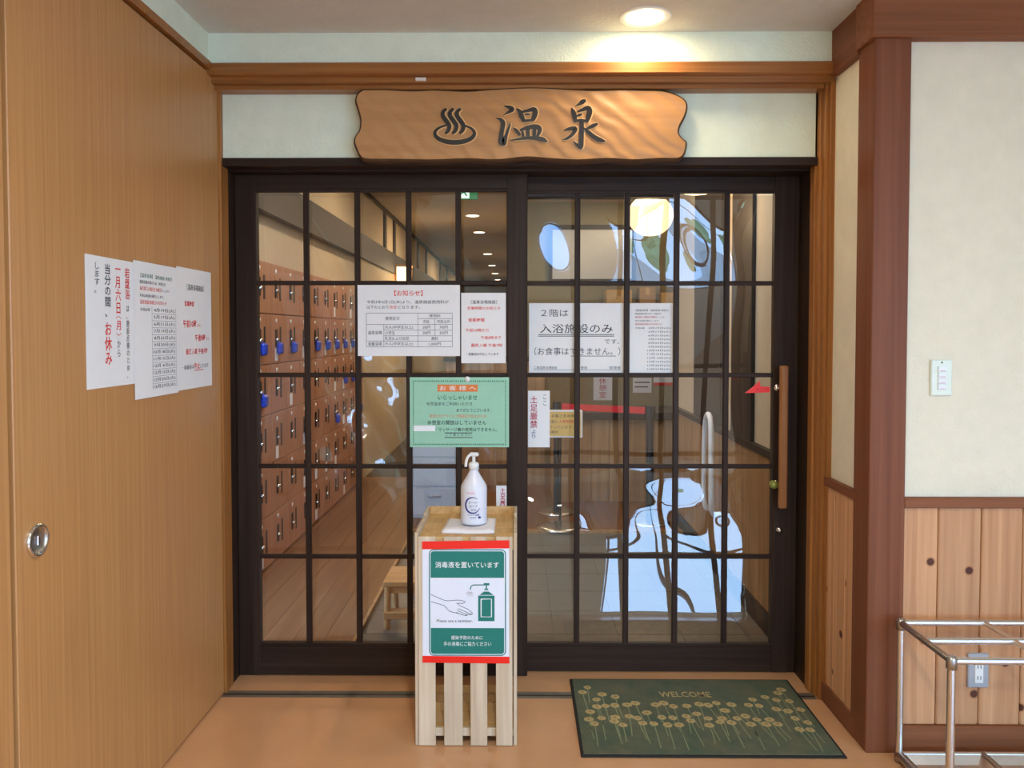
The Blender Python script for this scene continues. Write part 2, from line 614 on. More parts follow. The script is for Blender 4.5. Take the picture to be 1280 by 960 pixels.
# left wall: pale band over a rail, sliding door in it
struct('wall_left', MB().box(XL - 0.12, XL, -3.7, 2.95, 2.41, CEIL).box(XL - 0.12, XL - 0.045, -3.7, 3.03, 0, 2.41)
       .box(XL - 0.12, XL, -3.7, 0.2, 0, 2.41), 'wall_pale', 'pale plaster wall above the large wooden sliding door', 'wall')
struct('trim_1', MB().box(XL - 0.05, XL + 0.012, 0.2, 2.9, 2.384, 2.412), 'trim_wood', 'brown rail running along top of the wooden sliding door', 'trim')
d1 = thing('door_1', 'large flush wooden sliding door carrying three notices', 'door', (XL - 0.02, 2.34, 0), None, 'structure')
obj('leaf', MB().box(XL - 0.04, XL, 1.735, 2.955, 0.006, 2.376, b=0.002), 'door_wood', d1)
pz, py = 0.915, 1.812
pu = obj('round_pull', MB().lathe([(0.040, 0.0), (0.040, 0.006), (0.034, 0.009), (0.031, 0.006)], (XL, py, pz), 32, 'X'), 'chrome', d1, 'round chrome finger pull')
obj('pull_cup', MB().lathe([(0.031, 0.006), (0.029, 0.0015), (0.012, 0.001), (0.0005, 0.001)], (XL, py, pz), 32, 'X'), 'steel_joint', pu)
obj('pull_latch', MB().box(XL + 0.001, XL + 0.006, py - 0.004, py + 0.006, pz - 0.013, pz + 0.012, b=0.002), 'chrome', pu)
struct('trim_26', MB().box(XL - 0.044, XL - 0.030, 1.70, 1.75, 0, 2.376), 'black_wood', 'black strip standing in for shade between the two wooden leaves', 'trim')  # dark strip paints the shade of the gap over the pale backing
d1b = thing('door_4', 'wooden wall leaf left of the dark gap beside round pull', 'door', (XL - 0.02, 0.9, 0), None, 'structure')
obj('leaf', MB().box(XL - 0.045, XL + 0.004, 0.22, 1.712, 0.006, 2.376, b=0.002), 'door_wood', d1b)
# recess wall around the entrance
struct('wall_front', MB().box(XL - 0.05, XR + 0.05, 2.875, 3.05, 2.405, CEIL), 'wall_pale', 'pale plaster band between ceiling and the header trim', 'wall')
struct('wall_transom', MB().box(XL - 0.02, XR + 0.02, 2.985, 3.2, 2.08, 2.35), 'wall_pale', 'pale plaster panel behind the hanging wooden signboard', 'wall')
struct('trim_2', MB().box(XL - 0.02, XR + 0.0, 2.862, 3.0, 2.366, 2.408, b=0.003).box(XL - 0.02, XR, 2.90, 3.0, 2.345, 2.366)
       .box(XL - 0.01, XR - 0.03, 2.925, 3.0, 2.328, 2.347, b=0.003), 'trim_wood', 'stepped brown header trim above the signboard', 'trim')
struct('trim_3', MB().box(XL - 0.05, XL + 0.008, 2.958, 3.035, 0, 2.345, b=0.002), 'jamb_wood', 'slim light brown jamb beside the wooden sliding door', 'trim')
jm = MB()
for k, (xa, ya) in enumerate(((1.139, 2.985), (1.147, 2.955), (1.154, 2.925), (1.166, 2.905))):
    jm.box(xa, XR + 0.01, ya, 3.03, 0, 2.35, b=0.0015)
struct('trim_4', jm, 'jamb_wood', 'grooved brown jamb at right of the glazed doors', 'trim')
struct('trim_5', MB().box(XL - 0.08, XL + 0.003, 3.035, 3.26, 0, 2.06), 'black_wood', 'black left post of the glazed door frame', 'trim')
struct('trim_6', MB().box(1.146, XR + 0.06, 3.02, 3.26, 0, 2.06), 'black_wood', 'black right post of the glazed door frame', 'trim')
struct('trim_7', MB().box(XL - 0.02, XR, 2.975, 3.26, 2.052, 2.084, b=0.002).box(XL, XR - 0.03, 3.04, 3.26, 2.045, 2.054),
       'black_wood_x', 'black lintel under the signboard', 'trim')
tr = MB().box(XL, XR - 0.03, 2.926, 2.979, -0.002, 0.0012)
struct('trim_8', tr, 'track_metal', 'grey metal floor track in front of the glazed doors', 'trim')
obj('groove', MB().box(XL, XR - 0.03, 2.945, 2.953, 0.0012, 0.0018), 'dark_metal', bpy.data.objects['trim_8'])
# right return wall of the recess
wr = struct('wall_right', MB().box(XR + 0.004, XR + 0.1, 2.6, 2.93, 0, 2.38), 'wall_cream', 'narrow pale return wall between jamb and reddish corner post', 'wall')
for i, (ya, yb) in enumerate(((2.655, 2.745), (2.745, 2.84), (2.84, 2.925))):
    obj('plank', MB().box(XR - 0.008, XR + 0.006, ya + 0.0012, yb - 0.0012, 0.07, 0.832, b=0.002), 'cedar', wr)
struct('trim_9', MB().box(XR - 0.016, XR + 0.02, 2.64, 2.925, 0.83, 0.862, b=0.002), 'red_wood_y', 'reddish dado rail on the narrow return wall', 'trim')
struct('baseboard_right', MB().box(XR - 0.016, XR + 0.02, 2.64, 2.94, 0, 0.075, b=0.002), 'red_wood_y', 'reddish baseboard of the narrow return wall', 'baseboard')
struct('trim_10', MB().box(1.165, 1.285, 2.55, 2.67, 0, 2.40, b=0.003), 'red_wood', 'tall reddish brown corner post', 'trim')
struct('trim_11', MB().box(1.148, 3.7, 2.53, 2.66, 2.37, 2.62, b=0.003), 'red_wood_x', 'reddish brown beam over the cream wall', 'trim')
struct('trim_12', MB().box(1.155, 1.25, 2.66, 2.885, 2.36, 2.53), 'red_wood_y', 'dark reddish beam end running back to the recess', 'trim')
# cream wall at the right, facing the camera
wc = struct('wall_side', MB().box(1.28, 3.7, 2.58, 2.7, 0, 2.40), 'wall_cream', 'broad cream textured wall carrying the white switch', 'wall')
edges = [1.287, 1.407, 1.551, 1.69, 1.83, 1.97, 2.11, 2.25]
for i in range(len(edges) - 1):
    o = obj('plank', MB().box(edges[i] + 0.0015, edges[i + 1] - 0.0015, 2.568, 2.59, 0.088, 0.828, b=0.0035), 'cedar', wc)
struct('trim_13', MB().box(1.285, 3.7, 2.553, 2.6, 0.826, 0.86, b=0.003), 'red_wood_x', 'reddish dado rail between cream wall and cedar planks', 'trim')
struct('baseboard_side', MB().box(1.285, 3.7, 2.556, 2.6, 0, 0.088, b=0.003), 'red_wood_x', 'reddish baseboard under the cedar planks', 'baseboard')
# the part of the lobby behind the camera
struct('wall_far_side', MB().box(3.6, 3.7, -3.7, -2.9, 0, CEIL).box(3.6, 3.7, -0.5, 2.7, 0, CEIL).box(3.6, 3.7, -2.9, -0.5, 0, 0.4).box(3.6, 3.7, -2.9, -0.5, 2.3, CEIL), 'wall_cream', 'cream lobby wall out of view at the far right', 'wall')
struct('wall_rear', MB().box(XL - 0.1, 0.85, -3.7, -3.6, 0, CEIL).box(0.85, 3.7, -3.7, -3.6, 2.3, CEIL).box(3.05, 3.7, -3.7, -3.6, 0, CEIL).box(0.85, 3.05, -3.7, -3.6, 0, 0.9),
       'wall_cream', 'cream lobby wall with the wide window behind the viewer', 'wall')
w1 = thing('window_1', 'wide dark framed window to daylight behind the viewer', 'window', (1.85, -3.65, 0), None, 'structure')
for x in (0.88, 1.95, 3.02):
    obj('mullion', MB().box(x - 0.014, x + 0.014, -3.69, -3.62, 0.9, 2.3), 'black_wood', w1)
obj('transom_bar', MB().box(0.85, 3.05, -3.69, -3.62, 2.05, 2.07), 'black_wood_x', w1)
obj('sill', MB().box(0.85, 3.05, -3.69, -3.62, 0.9, 0.95), 'black_wood_x', w1)
obj('head', MB().box(0.85, 3.05, -3.69, -3.62, 2.24, 2.3), 'black_wood_x', w1)
w2 = thing('window_2', 'long side window added for daylight, out of view at the right', 'window', (3.65, -1.7, 0.4), None, 'structure')  # unseen window added for more daylight; cool tints suggest that side
for y in (-2.87, -1.7, -0.53):
    obj('mullion', MB().box(3.63, 3.68, y - 0.025, y + 0.025, 0.4, 2.3), 'black_wood', w2)
obj('sill', MB().box(3.62, 3.69, -2.9, -0.5, 0.4, 0.45), 'red_wood_y', w2)
struct('ground', MB().box(-45, 60, -70, -3.71, -0.12, -0.06).box(3.71, 30, -3.71, 12, -0.12, -0.06), 'asphalt', 'grey paved forecourt outside the entrance', 'ground')
for i, (tx, ty, th) in enumerate(((-1.5, -44, 4.2), (9.2, -47, 3.4), (14.5, -44.5, 3.8), (27.5, -46, 5.0))):
    t = thing('tree', ['round tree outside, far left of the entrance', 'low round tree straight outside the entrance', 'bushy tree outside, right of the low one',
                       'tallest tree outside, far right of the entrance'][i], 'tree', (tx, ty, -0.06), 'trees outside the entrance')
    obj('trunk', MB().tube([(tx, ty, -0.06), (tx + 0.1, ty, th * 0.3), (tx, ty + 0.1, th * 0.6)], [0.2, 0.15, 0.1]), 'bark', t)
    cr = MB()
    for k in range(12):
        a = random.random() * 2 * PI
        rr = random.uniform(0.2, 1.1); zz = th * random.uniform(0.42, 0.95); r = random.uniform(0.5, 0.95)
        c = (tx + rr * math.cos(a), ty + rr * math.sin(a), zz)
        cr.lathe([(0.02, -r)] + [(r * math.sin(q * PI / 6) * random.uniform(0.9, 1.1), -r * math.cos(q * PI / 6)) for q in range(1, 6)] + [(0.02, r)], c, 9)
    obj('crown', cr, 'leaf', t)


# ------------------------------------------------------------------ glazed sliding doors
def sheet_left(x, z):
    y = 3.162
    y += 0.010 * math.sin(2.6 * PI * x + 3.1 * z) + 0.0085 * math.sin(7.2 * z + 2.3 * x + 0.7)
    y += 0.006 * math.sin(9 * x - 6 * z + 1.2) * math.exp(-((z - 1.0) / 0.7) ** 2)
    g = math.exp(-((x + 0.62) / 0.16) ** 2 - ((z - 1.05) / 0.3) ** 2)
    y += 0.014 * g * math.sin(26 * x + 17 * z) + 0.009 * g * math.sin(21 * z - 19 * x)
    return y


_T = [(0.10, 0.0), (0.19, 0.0), (0.245, 14.3), (0.45, 14.2), (0.63, 13.9), (0.68, 14.6), (0.75, 14.4), (0.83, 1.0), (1.0, -1.5), (1.2, -4.0),
      (1.45, -5.8), (1.575, -5.8), (1.65, -3.1), (1.92, -3.6), (2.0, -3.6)]
_prof = []


def _tilt(z):
    for (a, ta), (b, tb) in zip(_T, _T[1:]):
        if z <= b:
            q = max(0.0, (z - a) / (b - a)); q = q * q * (3 - 2 * q)
            return math.tan(math.radians(ta + (tb - ta) * q))
    return math.tan(math.radians(_T[-1][1]))


_acc = 0.0
for _i in range(401):
    _z = 0.1 + _i * 0.005
    _prof.append(_acc)
    _acc += _tilt(_z + 0.0025) * 0.005


def sheet_right(x, z):
    zq = z + 0.040 * math.sin(6.5 * x + 0.4) * math.exp(-((z - 0.80) / 0.09) ** 2)
    q = min(max((zq - 0.1) / 0.005, 0), 399.99)
    i = int(q)
    p = _prof[i] + (_prof[i + 1] - _prof[i]) * (q - i)
    y = 3.200 + p
    y += 0.0018 * math.sin(4.2 * x + 1.3 * z + 0.6) + 0.0012 * math.sin(13 * x - 5 * z + 0.8)
    y += 0.0030 * math.sin(15 * x + 6 * z) * math.exp(-((z - 1.80) / 0.15) ** 2)
    y += 0.0026 * math.sin(19 * x + 0.5) * math.exp(-((z - 0.66) / 0.07) ** 2)
    return y


def sheet_obj(fn, x0, x1, z0, z1, parent):
    nx, nz = 130, 210
    g = MB()
    vs = [(x0 + (x1 - x0) * i / nx, 0, z0 + (z1 - z0) * j / nz) for j in range(nz + 1) for i in range(nx + 1)]
    vs = [(x, fn(x, z), z) for x, _, z in vs]
    g.add(vs, [(j * (nx + 1) + i, j * (nx + 1) + i + 1, (j + 1) * (nx + 1) + i + 1, (j + 1) * (nx + 1) + i) for j in range(nz) for i in range(nx)], True)
    return obj('clear_sheet', g, 'clear_sheet', parent, 'rippled clear glazing sheet')


def glazed(name, label, x0, x1, gx0, gx1, y0, y1, zb, munt, rows):
    d = thing(name, label, 'door', ((x0 + x1) / 2, (y0 + y1) / 2, 0), None, 'structure')
    obj('stile', MB().box(x0, gx0, y0, y1, 0.004, 2.05, b=0.003), 'black_wood', d)
    obj('stile', MB().box(gx1, x1, y0, y1, 0.004, 2.05, b=0.003), 'black_wood', d)
    obj('top_rail', MB().box(gx0, gx1, y0 + 0.002, y1, 1.99, 2.05).box(gx0, gx1, y0 + 0.008, y1 - 0.008, 1.98, 1.99), 'black_wood_x', d)
    obj('bottom_rail', MB().box(gx0, gx1, y0 + 0.002, y1, 0.006, zb - 0.012).box(gx0, gx1, y0 + 0.008, y1 - 0.008, zb - 0.012, zb), 'black_wood_x', d)
    for x in munt:
        obj('muntin', MB().box(x - 0.0115, x + 0.0115, y0 + 0.004, y0 + 0.022, zb, 1.98, b=0.003), 'black_wood', d)
    for z in rows:
        obj('muntin', MB().box(gx0, gx1, y0 + 0.008, y0 + 0.022, z - 0.009, z + 0.009, b=0.002), 'black_wood_x', d)
    return d


d2 = glazed('door_2', 'left black lattice glazed sliding door in front of the lockers', -1.146, 0.037, -1.06, -0.047, 3.11, 3.15, 0.135,
            (-0.859, -0.652, -0.444, -0.243), (1.612, 1.238, 0.865, 0.493))
sheet_obj(sheet_left, -1.07, -0.04, 0.12, 1.99, d2)
d3 = glazed('door_3', 'right black lattice glazed sliding door with the wooden bar handle', -0.04, 1.146, 0.036, 1.045, 3.155, 3.192, 0.12,
            (0.242, 0.445, 0.648, 0.853), (1.613, 1.236, 0.859, 0.483))
sheet_obj(sheet_right, 0.03, 1.13, 0.11, 1.99, d3)
hb = obj('bar_handle', MB().box(1.052, 1.084, 3.085, 3.110, 0.70, 1.278, b=0.005), 'handle_wood', d3, 'light brown wooden bar handle')
for z in (1.185, 0.79):
    obj('bracket', MB().cyl((1.068, 3.11, z), (1.068, 3.156, z), 0.008).lathe([(0.0005, 0), (0.016, 0), (0.016, 0.008), (0.0005, 0.008)], (1.062, 3.146, z), 18, 'Y'), 'chrome', hb)
lk = obj('lock_cylinder', MB().lathe([(0.0005, -0.012), (0.014, -0.010), (0.017, 0.0), (0.017, 0.014)], (1.050, 3.145, 0.787), 20, 'Y'), 'brass_green', d3, 'greenish brass lock cylinder')
obj('lock_knob', MB().lathe([(0.0005, -0.014), (0.010, -0.012), (0.014, 0.0), (0.014, 0.012)], (1.072, 3.146, 0.60), 20, 'Y'), 'steel', d3)

# ------------------------------------------------------------------ hanging signboard
SX = lambda zx: -0.618 + (430 + zx / 2.909 - 443) * (1.25 / 415)
SZ = lambda zy: 2.332 - (95 + zy / 2.909 - 110) * (0.2695 / 90)
outline = [(70, 45), (150, 45), (250, 50), (330, 47), (440, 52), (520, 47), (600, 42), (700, 40), (800, 45), (900, 50), (1000, 48), (1080, 50), (1150, 52),
           (1200, 64), (1238, 85), (1250, 112), (1242, 150), (1224, 185), (1220, 208), (1232, 226), (1248, 242), (1246, 270), (1236, 295), (1212, 308), (1150, 308),
           (1050, 313), (960, 308), (850, 313), (750, 308), (660, 302), (560, 312), (450, 308), (330, 312), (200, 310), (100, 309), (65, 304), (50, 288), (40, 265),
           (32, 240), (38, 215), (52, 195), (56, 160), (46, 120), (38, 90), (46, 62)]
ol = smooth_pts(outline + [outline[0]], 4)[:-1]
cx0, cz0 = 640, 178


def inset(pts, d):
    n = len(pts); out = []
    for i, p in enumerate(pts):
        a, b = pts[i - 1], pts[(i + 1) % n]
        dx, dy = b[0] - a[0], b[1] - a[1]
        L = math.hypot(dx, dy) or 1
        out.append((p[0] - dy / L * d, p[1] + dx / L * d))
    return out


inn = inset(ol, 8)
sg = thing('signboard', 'wavy edged wooden signboard with black hot spring mark and two carved characters', 'sign', (0.0, 2.95, 2.06))
n_ = len(ol)
eb = MB()
A = [(SX(x), 2.984, SZ(y)) for x, y in ol]; B = [(SX(x), 2.928, SZ(y)) for x, y in ol]; C_ = [(SX(x), 2.917, SZ(y)) for x, y in inn]
eb.add(A + B + C_, [(i, (i + 1) % n_, n_ + (i + 1) % n_, n_ + i) for i in range(n_)] + [(n_ + i, n_ + (i + 1) % n_, 2 * n_ + (i + 1) % n_, 2 * n_ + i) for i in range(n_)] + [tuple(range(n_))])
obj('bark_edge', eb, 'bark_edge', sg)
fb = MB(); fb.add(C_, [tuple(range(n_))])
obj('face_board', fb, 'sign_wood', sg)
# brush strokes traced in the lettering's own grid : points with widths
QX = lambda zx: -0.100 + zx / 8.533 * (0.452 / 150)
QZ = lambda zy: 2.301 - zy / 8.533 * (0.225 / 75)
on_ = [  # first character
    [(135, 112, 14), (190, 128, 38), (215, 150, 44), (170, 180, 22), (122, 210, 6)],
    [(48, 242, 10), (88, 252, 30), (118, 290, 44), (110, 360, 40), (98, 430, 44), (105, 490, 62), (125, 500, 56), (150, 430, 30), (185, 330, 18), (200, 290, 5)],
    [(262, 140, 10), (295, 170, 40), (325, 240, 42), (345, 280, 20)],
    [(320, 176, 22), (390, 158, 32), (450, 150, 44), (462, 190, 46), (440, 250, 40), (425, 275, 14)],
    [(345, 205, 10), (380, 200, 20), (410, 205, 10)],
    [(320, 270, 14), (380, 266, 24), (435, 262, 20)],
    [(228, 345, 10), (262, 375, 34), (300, 425, 26)],
    [(300, 370, 24), (380, 342, 38), (470, 332, 44), (508, 356, 44), (500, 400, 34), (480, 440, 20)],
    [(325, 380, 22), (335, 440, 26)],
    [(385, 350, 34), (385, 445, 34)],
    [(455, 350, 34), (450, 445, 32)],
    [(192, 477, 8), (280, 465, 22), (380, 452, 30), (470, 455, 36), (540, 470, 46), (592, 492, 12)],
]
sen = [  # second character
    [(1000, 52, 20), (965, 68, 44), (930, 92, 26), (890, 112, 6)],
    [(848, 132, 10), (868, 180, 42), (882, 240, 42), (890, 285, 24)],
    [(905, 175, 14), (960, 155, 30), (1020, 135, 44), (1040, 170, 50), (1026, 230, 46), (1010, 290, 22)],
    [(900, 222, 8), (935, 208, 26), (965, 200, 10)],
    [(880, 272, 18), (950, 268, 32), (1025, 278, 22)],
    [(955, 270, 40), (955, 360, 44), (952, 460, 46), (945, 540, 50), (938, 572, 20)],
    [(945, 560, 30), (900, 520, 26), (868, 486, 6)],
    [(768, 372, 12), (825, 356, 34), (885, 352, 40), (880, 385, 36), (840, 430, 30), (790, 462, 22), (752, 468, 6)],
    [(1130, 300, 14), (1085, 320, 36), (1030, 345, 26), (990, 362, 6)],
    [(978, 345, 10), (1020, 385, 34), (1090, 445, 44), (1160, 478, 40), (1212, 488, 8)],
]
def brush(strokes, extra, dx, dy, y, mb):
    for k, st in enumerate(strokes):
        p = smooth_pts([q for q in st], 5)
        pts = [(q[0] + dx, q[1] + dy) for q in p]
        w = [max(3, q[2]) * 1.15 + extra for q in p]
        vs, fs = poly_line(pts, w)
        yy = y - 0.00012 * k
        n = len(vs)
        mb.add([(QX(a), yy, QZ(b)) for a, b in vs], fs)


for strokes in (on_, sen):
    e = MB(); brush(strokes, 15, 6, -1, 2.9164, e); obj('carved_edge_highlight', e, 'carved_edge_highlight', sg)  # wider pale copy shifted right draws the edge highlight
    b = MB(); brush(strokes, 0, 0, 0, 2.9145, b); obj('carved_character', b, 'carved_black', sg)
# hot spring mark
HX = lambda zx: QX((535 + zx / 14.77 - 615) * 8.533)
HZ = lambda zy: QZ((125 + zy / 14.77 - 120) * 8.533)
ring = [(495 + 365 * math.cos(t), 620 + 165 * math.sin(t)) for t in [2 * PI * k / 48 for k in range(48)]]
rw = [62 + 30 * max(0, math.sin(2 * PI * k / 48)) - 26 * max(0, -math.sin(2 * PI * k / 48)) for k in range(48)]
steam = [[(350 + d, 165, 50), (285 + d, 220, 70), (280 + d, 300, 80), (340 + d, 390, 86), (395 + d, 480, 80), (375 + d, 570, 70), (320 + d, 625, 44)] for d in (0, 132, 262)]


def mark(extra, dx, y, mb):
    vs, fs = poly_line([(a + dx, b) for a, b in ring], [w + extra for w in rw], True)
    # leave the ring open behind the steam
    keep = [f for i, f in enumerate(fs) if not (33 <= i <= 38)]
    mb.add([(HX(a), y, HZ(b)) for a, b in vs], keep)
    for k, st in enumerate(steam):
        p = smooth_pts(st, 5)
        vs, fs = poly_line([(q[0] + dx, q[1]) for q in p], [q[2] + extra for q in p])
        mb.add([(HX(a), y - 0.00015 * (k + 1), HZ(b)) for a, b in vs], fs)


e = MB(); mark(26, 12, 2.9164, e); obj('carved_edge_highlight', e, 'carved_edge_highlight', sg)
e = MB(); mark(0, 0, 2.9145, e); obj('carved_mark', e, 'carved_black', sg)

# small white sensor on the header trim and the downlight above
obj('door_sensor', MB().box(-0.385, -0.345, 2.890, 2.902, 2.350, 2.362, b=0.002), 'plastic_white', None, 'tiny white plastic sensor under the header trim', 'sensor')
DL = (0.445, 2.74)
dl = thing('downlight', 'round recessed warm ceiling downlight above the signboard', 'downlight', (DL[0], DL[1], CEIL))
obj('ring', MB().lathe([(0.070, -0.001), (0.088, -0.004), (0.092, -0.001), (0.092, 0.0)], (DL[0], DL[1], CEIL), 32), 'plastic_white', dl)
obj('reflector', MB().lathe([(0.070, -0.001), (0.064, -0.0025), (0.060, -0.003)], (DL[0], DL[1], CEIL), 32), 'plastic_white', dl)
obj('lamp_glass', MB().lathe([(0.066, -0.002), (0.05, -0.008), (0.02, -0.011), (0.001, -0.0115)], (DL[0], DL[1], CEIL), 32), 'lamp_warm', dl)


def lamp(parent, loc, power, size, col=(1.0, 0.78, 0.52), kind='AREA', spread=PI):
    d = bpy.data.lights.new('lamp_light', kind)
    d.energy = power; d.color = col
    if kind == 'AREA':
        d.shape = 'DISK'; d.size = size; d.spread = spread
    elif kind == 'SPOT':
        d.spot_size = spread; d.shadow_soft_size = size; d.spot_blend = 0.9
    else:
        d.shadow_soft_size = size
    o = bpy.data.objects.new('lamp_light', d)
    COL.objects.link(o)
    o.parent = parent
    o.location = Vector(loc) - origin_of(parent)
    return o


lamp(dl, (DL[0], DL[1], CEIL - 0.016), 1.7, 0.10)
# unseen fill lamps added behind the viewer to lift the lobby
for i, (x, y, pw) in enumerate(((0.1, 0.5, 21), (2.2, 0.2, 6), (0.2, -2.0, 12), (2.2, -2.0, 8))):
    t = thing('downlight', ['added fill lamp above the viewer, left', 'added fill lamp above the viewer, right', 'added rear fill lamp, left',
                            'added rear fill lamp, right'][i], 'downlight', (x, y, CEIL), 'added fill lamps behind the viewer')
    obj('ring', MB().lathe([(0.070, -0.001), (0.088, -0.004), (0.092, 0.0)], (x, y, CEIL), 24), 'plastic_white', t)
    obj('lamp_glass', MB().lathe([(0.070, -0.002), (0.04, -0.006), (0.001, -0.007)], (x, y, CEIL), 24), 'lamp_small', t)
    lamp(t, (x, y, CEIL - 0.012), pw, 0.12, (1.0, 1.0, 0.88))

# ------------------------------------------------------------------ notices on the wooden sliding door
UY, DN = (0, 1, 0), (0, 0, -1)
PXW = XL + 0.001
sheet('notice', 'white notice in large vertical red and black writing, leftmost on wooden door', 'notice', (PXW, 2.033, 1.620), UY, DN, 0.262, 0.362, 'paper', [
    ('v', 'ink_red', '岩盤浴', (0.78, 0.055, 0.885, 0.31), 0.012),
    ('v', 'ink', 'は、施設点検のため、', (0.80, 0.36, 0.865, 0.95)),
    ('v', 'ink_red', '一月六日', (0.575, 0.07, 0.69, 0.43), 0.012), ('t', 'ink_red', '︿', (0.575, 0.445, 0.69, 0.47)), ('v', 'ink_red', '月', (0.585, 0.485, 0.68, 0.56), 0.012),
    ('t', 'ink_red', '﹀', (0.575, 0.58, 0.69, 0.605)), ('v', 'ink', 'から', (0.60, 0.64, 0.67, 0.77)),
    ('v', 'ink', '当分の間、', (0.36, 0.05, 0.48, 0.46), 0.01), ('v', 'ink_red', 'お休み', (0.345, 0.50, 0.49, 0.83), 0.015),
    ('v', 'ink', 'します。', (0.16, 0.05, 0.26, 0.28))])
DATES = ['4月19日(火)', '5月17日(火)', '6月21日(火)', '7月19日(火)', '8月23日(火)', '9月20日(火)', '10月18日(火)', '11月15日(火)', '12月 6日(火)', '12月13日(火)', '12月20日(火)', '12月27日(火)']


def date_items(head, red):
    it = [('t', head, '【温泉浴場】 温泉施設 休館日', (0.14, 0.085, 0.86, 0.115)), ('t', 'ink', '施設設備点検のため、休館日を', (0.12, 0.135, 0.70, 0.16)),
          ('t', red, '毎月第三火曜日を休館日', (0.12, 0.18, 0.60, 0.21)), ('t', 'ink_soft', 'とします。', (0.61, 0.187, 0.80, 0.207)),
          ('t', 'ink', '年末は毎週火曜日とします。', (0.12, 0.235, 0.66, 0.258)), ('t', red, '温泉施設休館日のお知らせ', (0.12, 0.278, 0.72, 0.308)),
          ('t', 'ink', '令和4年', (0.12, 0.335, 0.34, 0.362))]
    for i, d in enumerate(DATES):
        v = 0.330 + i * 0.0525
        it.append(('t', 'ink', d, (0.42 if i < 6 else 0.40, v + 0.004, 0.92, v + 0.036)))
        if i:
            it.append(('h', 'ink_line', (0.38, v - 0.006, 0.94, 0.0022)))
    return it


sheet('notice', 'tall white sheet listing closing dates, middle of three on wooden door', 'notice', (PXW + 0.0025, 2.285, 1.627), UY, DN, 0.292, 0.418, 'paper',
      date_items('ink_green', 'ink_red') + [('k', 'ink_line', (0.38, 0.325, 0.95, 0.004)), ('k', 'ink_line', (0.95, 0.325, 0.95, 0.004))])
HOURS = [('t', 'ink', '［温泉浴場施設］', (0.27, 0.13, 0.76, 0.18), 0.004), ('t', 'ink_red', '営業時間', (0.20, 0.27, 0.46, 0.315), 0.015),
         ('t', 'ink_red', '午前10時', (0.15, 0.425, 0.53, 0.49), 0.015), ('t', 'ink_red', 'から', (0.55, 0.455, 0.65, 0.485)),
         ('t', 'ink_red', '午後8時', (0.48, 0.545, 0.80, 0.605), 0.015), ('t', 'ink_red', 'まで', (0.82, 0.57, 0.91, 0.60)),
         ('t', 'ink_red', '最終入館 午後7時', (0.22, 0.665, 0.86, 0.715), 0.01)]
sheet('notice', 'white opening hours sheet, rightmost of three on wooden door', 'notice', (PXW, 2.580, 1.634), UY, DN, 0.288, 0.420, 'paper',
      HOURS + [('t', 'ink', '・岩盤浴は', (0.12, 0.80, 0.44, 0.835)), ('t', 'ink_red', '中止', (0.45, 0.785, 0.62, 0.84), 0.01), ('t', 'ink', 'しています', (0.63, 0.80, 0.88, 0.835)), ('h', 'ink_red', (0.45, 0.85, 0.72, 0.006))])

# ------------------------------------------------------------------ notices on the glazed doors
UX = (1, 0, 0)
G0 = ('h', 'ink_line')
tab = []
for v in (0.395, 0.475, 0.555, 0.635, 0.715, 0.79, 0.87):
    u0 = 0.085
    if v == 0.475: u0 = 0.59
    if v in (0.635, 0.715): u0 = 0.255
    tab.append(('h', 'ink_line', (u0, v, 0.925, 0.006)))
tab += [('k', 'ink_line', (0.085, 0.395, 0.87, 0.004)), ('k', 'ink_line', (0.925, 0.395, 0.87, 0.004)), ('k', 'ink_line', (0.59, 0.395, 0.87, 0.004)),
        ('k', 'ink_line', (0.255, 0.555, 0.87, 0.004)), ('k', 'ink_line', (0.755, 0.475, 0.715, 0.004))]
sheet('notice', 'wide white notice with a ruled price table on left glazed door', 'notice', (-0.650, 3.1085, 1.603), UX, DN, 0.414, 0.287, 'paper', tab + [
    ('t', 'ink_red', '【お知らせ】', (0.36, 0.075, 0.635, 0.155), 0.008),
    ('t', 'ink', '令和3年4月1日(木)より、温泉施設使用料が', (0.09, 0.215, 0.89, 0.270)),
    ('t', 'ink', '以下のとおり', (0.09, 0.290, 0.30, 0.335)), ('t', 'ink_red', '改定', (0.31, 0.290, 0.385, 0.335)), ('t', 'ink', 'となります。', (0.395, 0.290, 0.61, 0.335)),
    ('t', 'ink', '使用区分', (0.27, 0.445, 0.41, 0.495)), ('t', 'ink', '使用料', (0.70, 0.41, 0.81, 0.455)), ('t', 'ink', '市民', (0.64, 0.49, 0.70, 0.54)), ('t', 'ink', '市民以外', (0.775, 0.49, 0.905, 0.54)),
    ('t', 'ink', '大人(中学生以上)', (0.265, 0.57, 0.54, 0.622)), ('t', 'ink', '500円', (0.635, 0.572, 0.71, 0.618)), ('t', 'ink', '700円', (0.80, 0.572, 0.88, 0.618)),
    ('t', 'ink', '温泉浴場', (0.10, 0.645, 0.235, 0.695)), ('t', 'ink', '小学生', (0.265, 0.648, 0.365, 0.70)), ('t', 'ink', '200円', (0.635, 0.65, 0.71, 0.698)), ('t', 'ink', '350円', (0.80, 0.65, 0.88, 0.698)),
    ('t', 'ink', '乳児および幼児', (0.265, 0.728, 0.50, 0.778)), ('t', 'ink', '無料', (0.72, 0.728, 0.785, 0.778)),
    ('t', 'ink', '岩盤浴場', (0.10, 0.805, 0.235, 0.855)), ('t', 'ink', '大人(中学生以上)', (0.265, 0.805, 0.54, 0.857)), ('t', 'ink', '1,000円', (0.695, 0.808, 0.81, 0.855))])
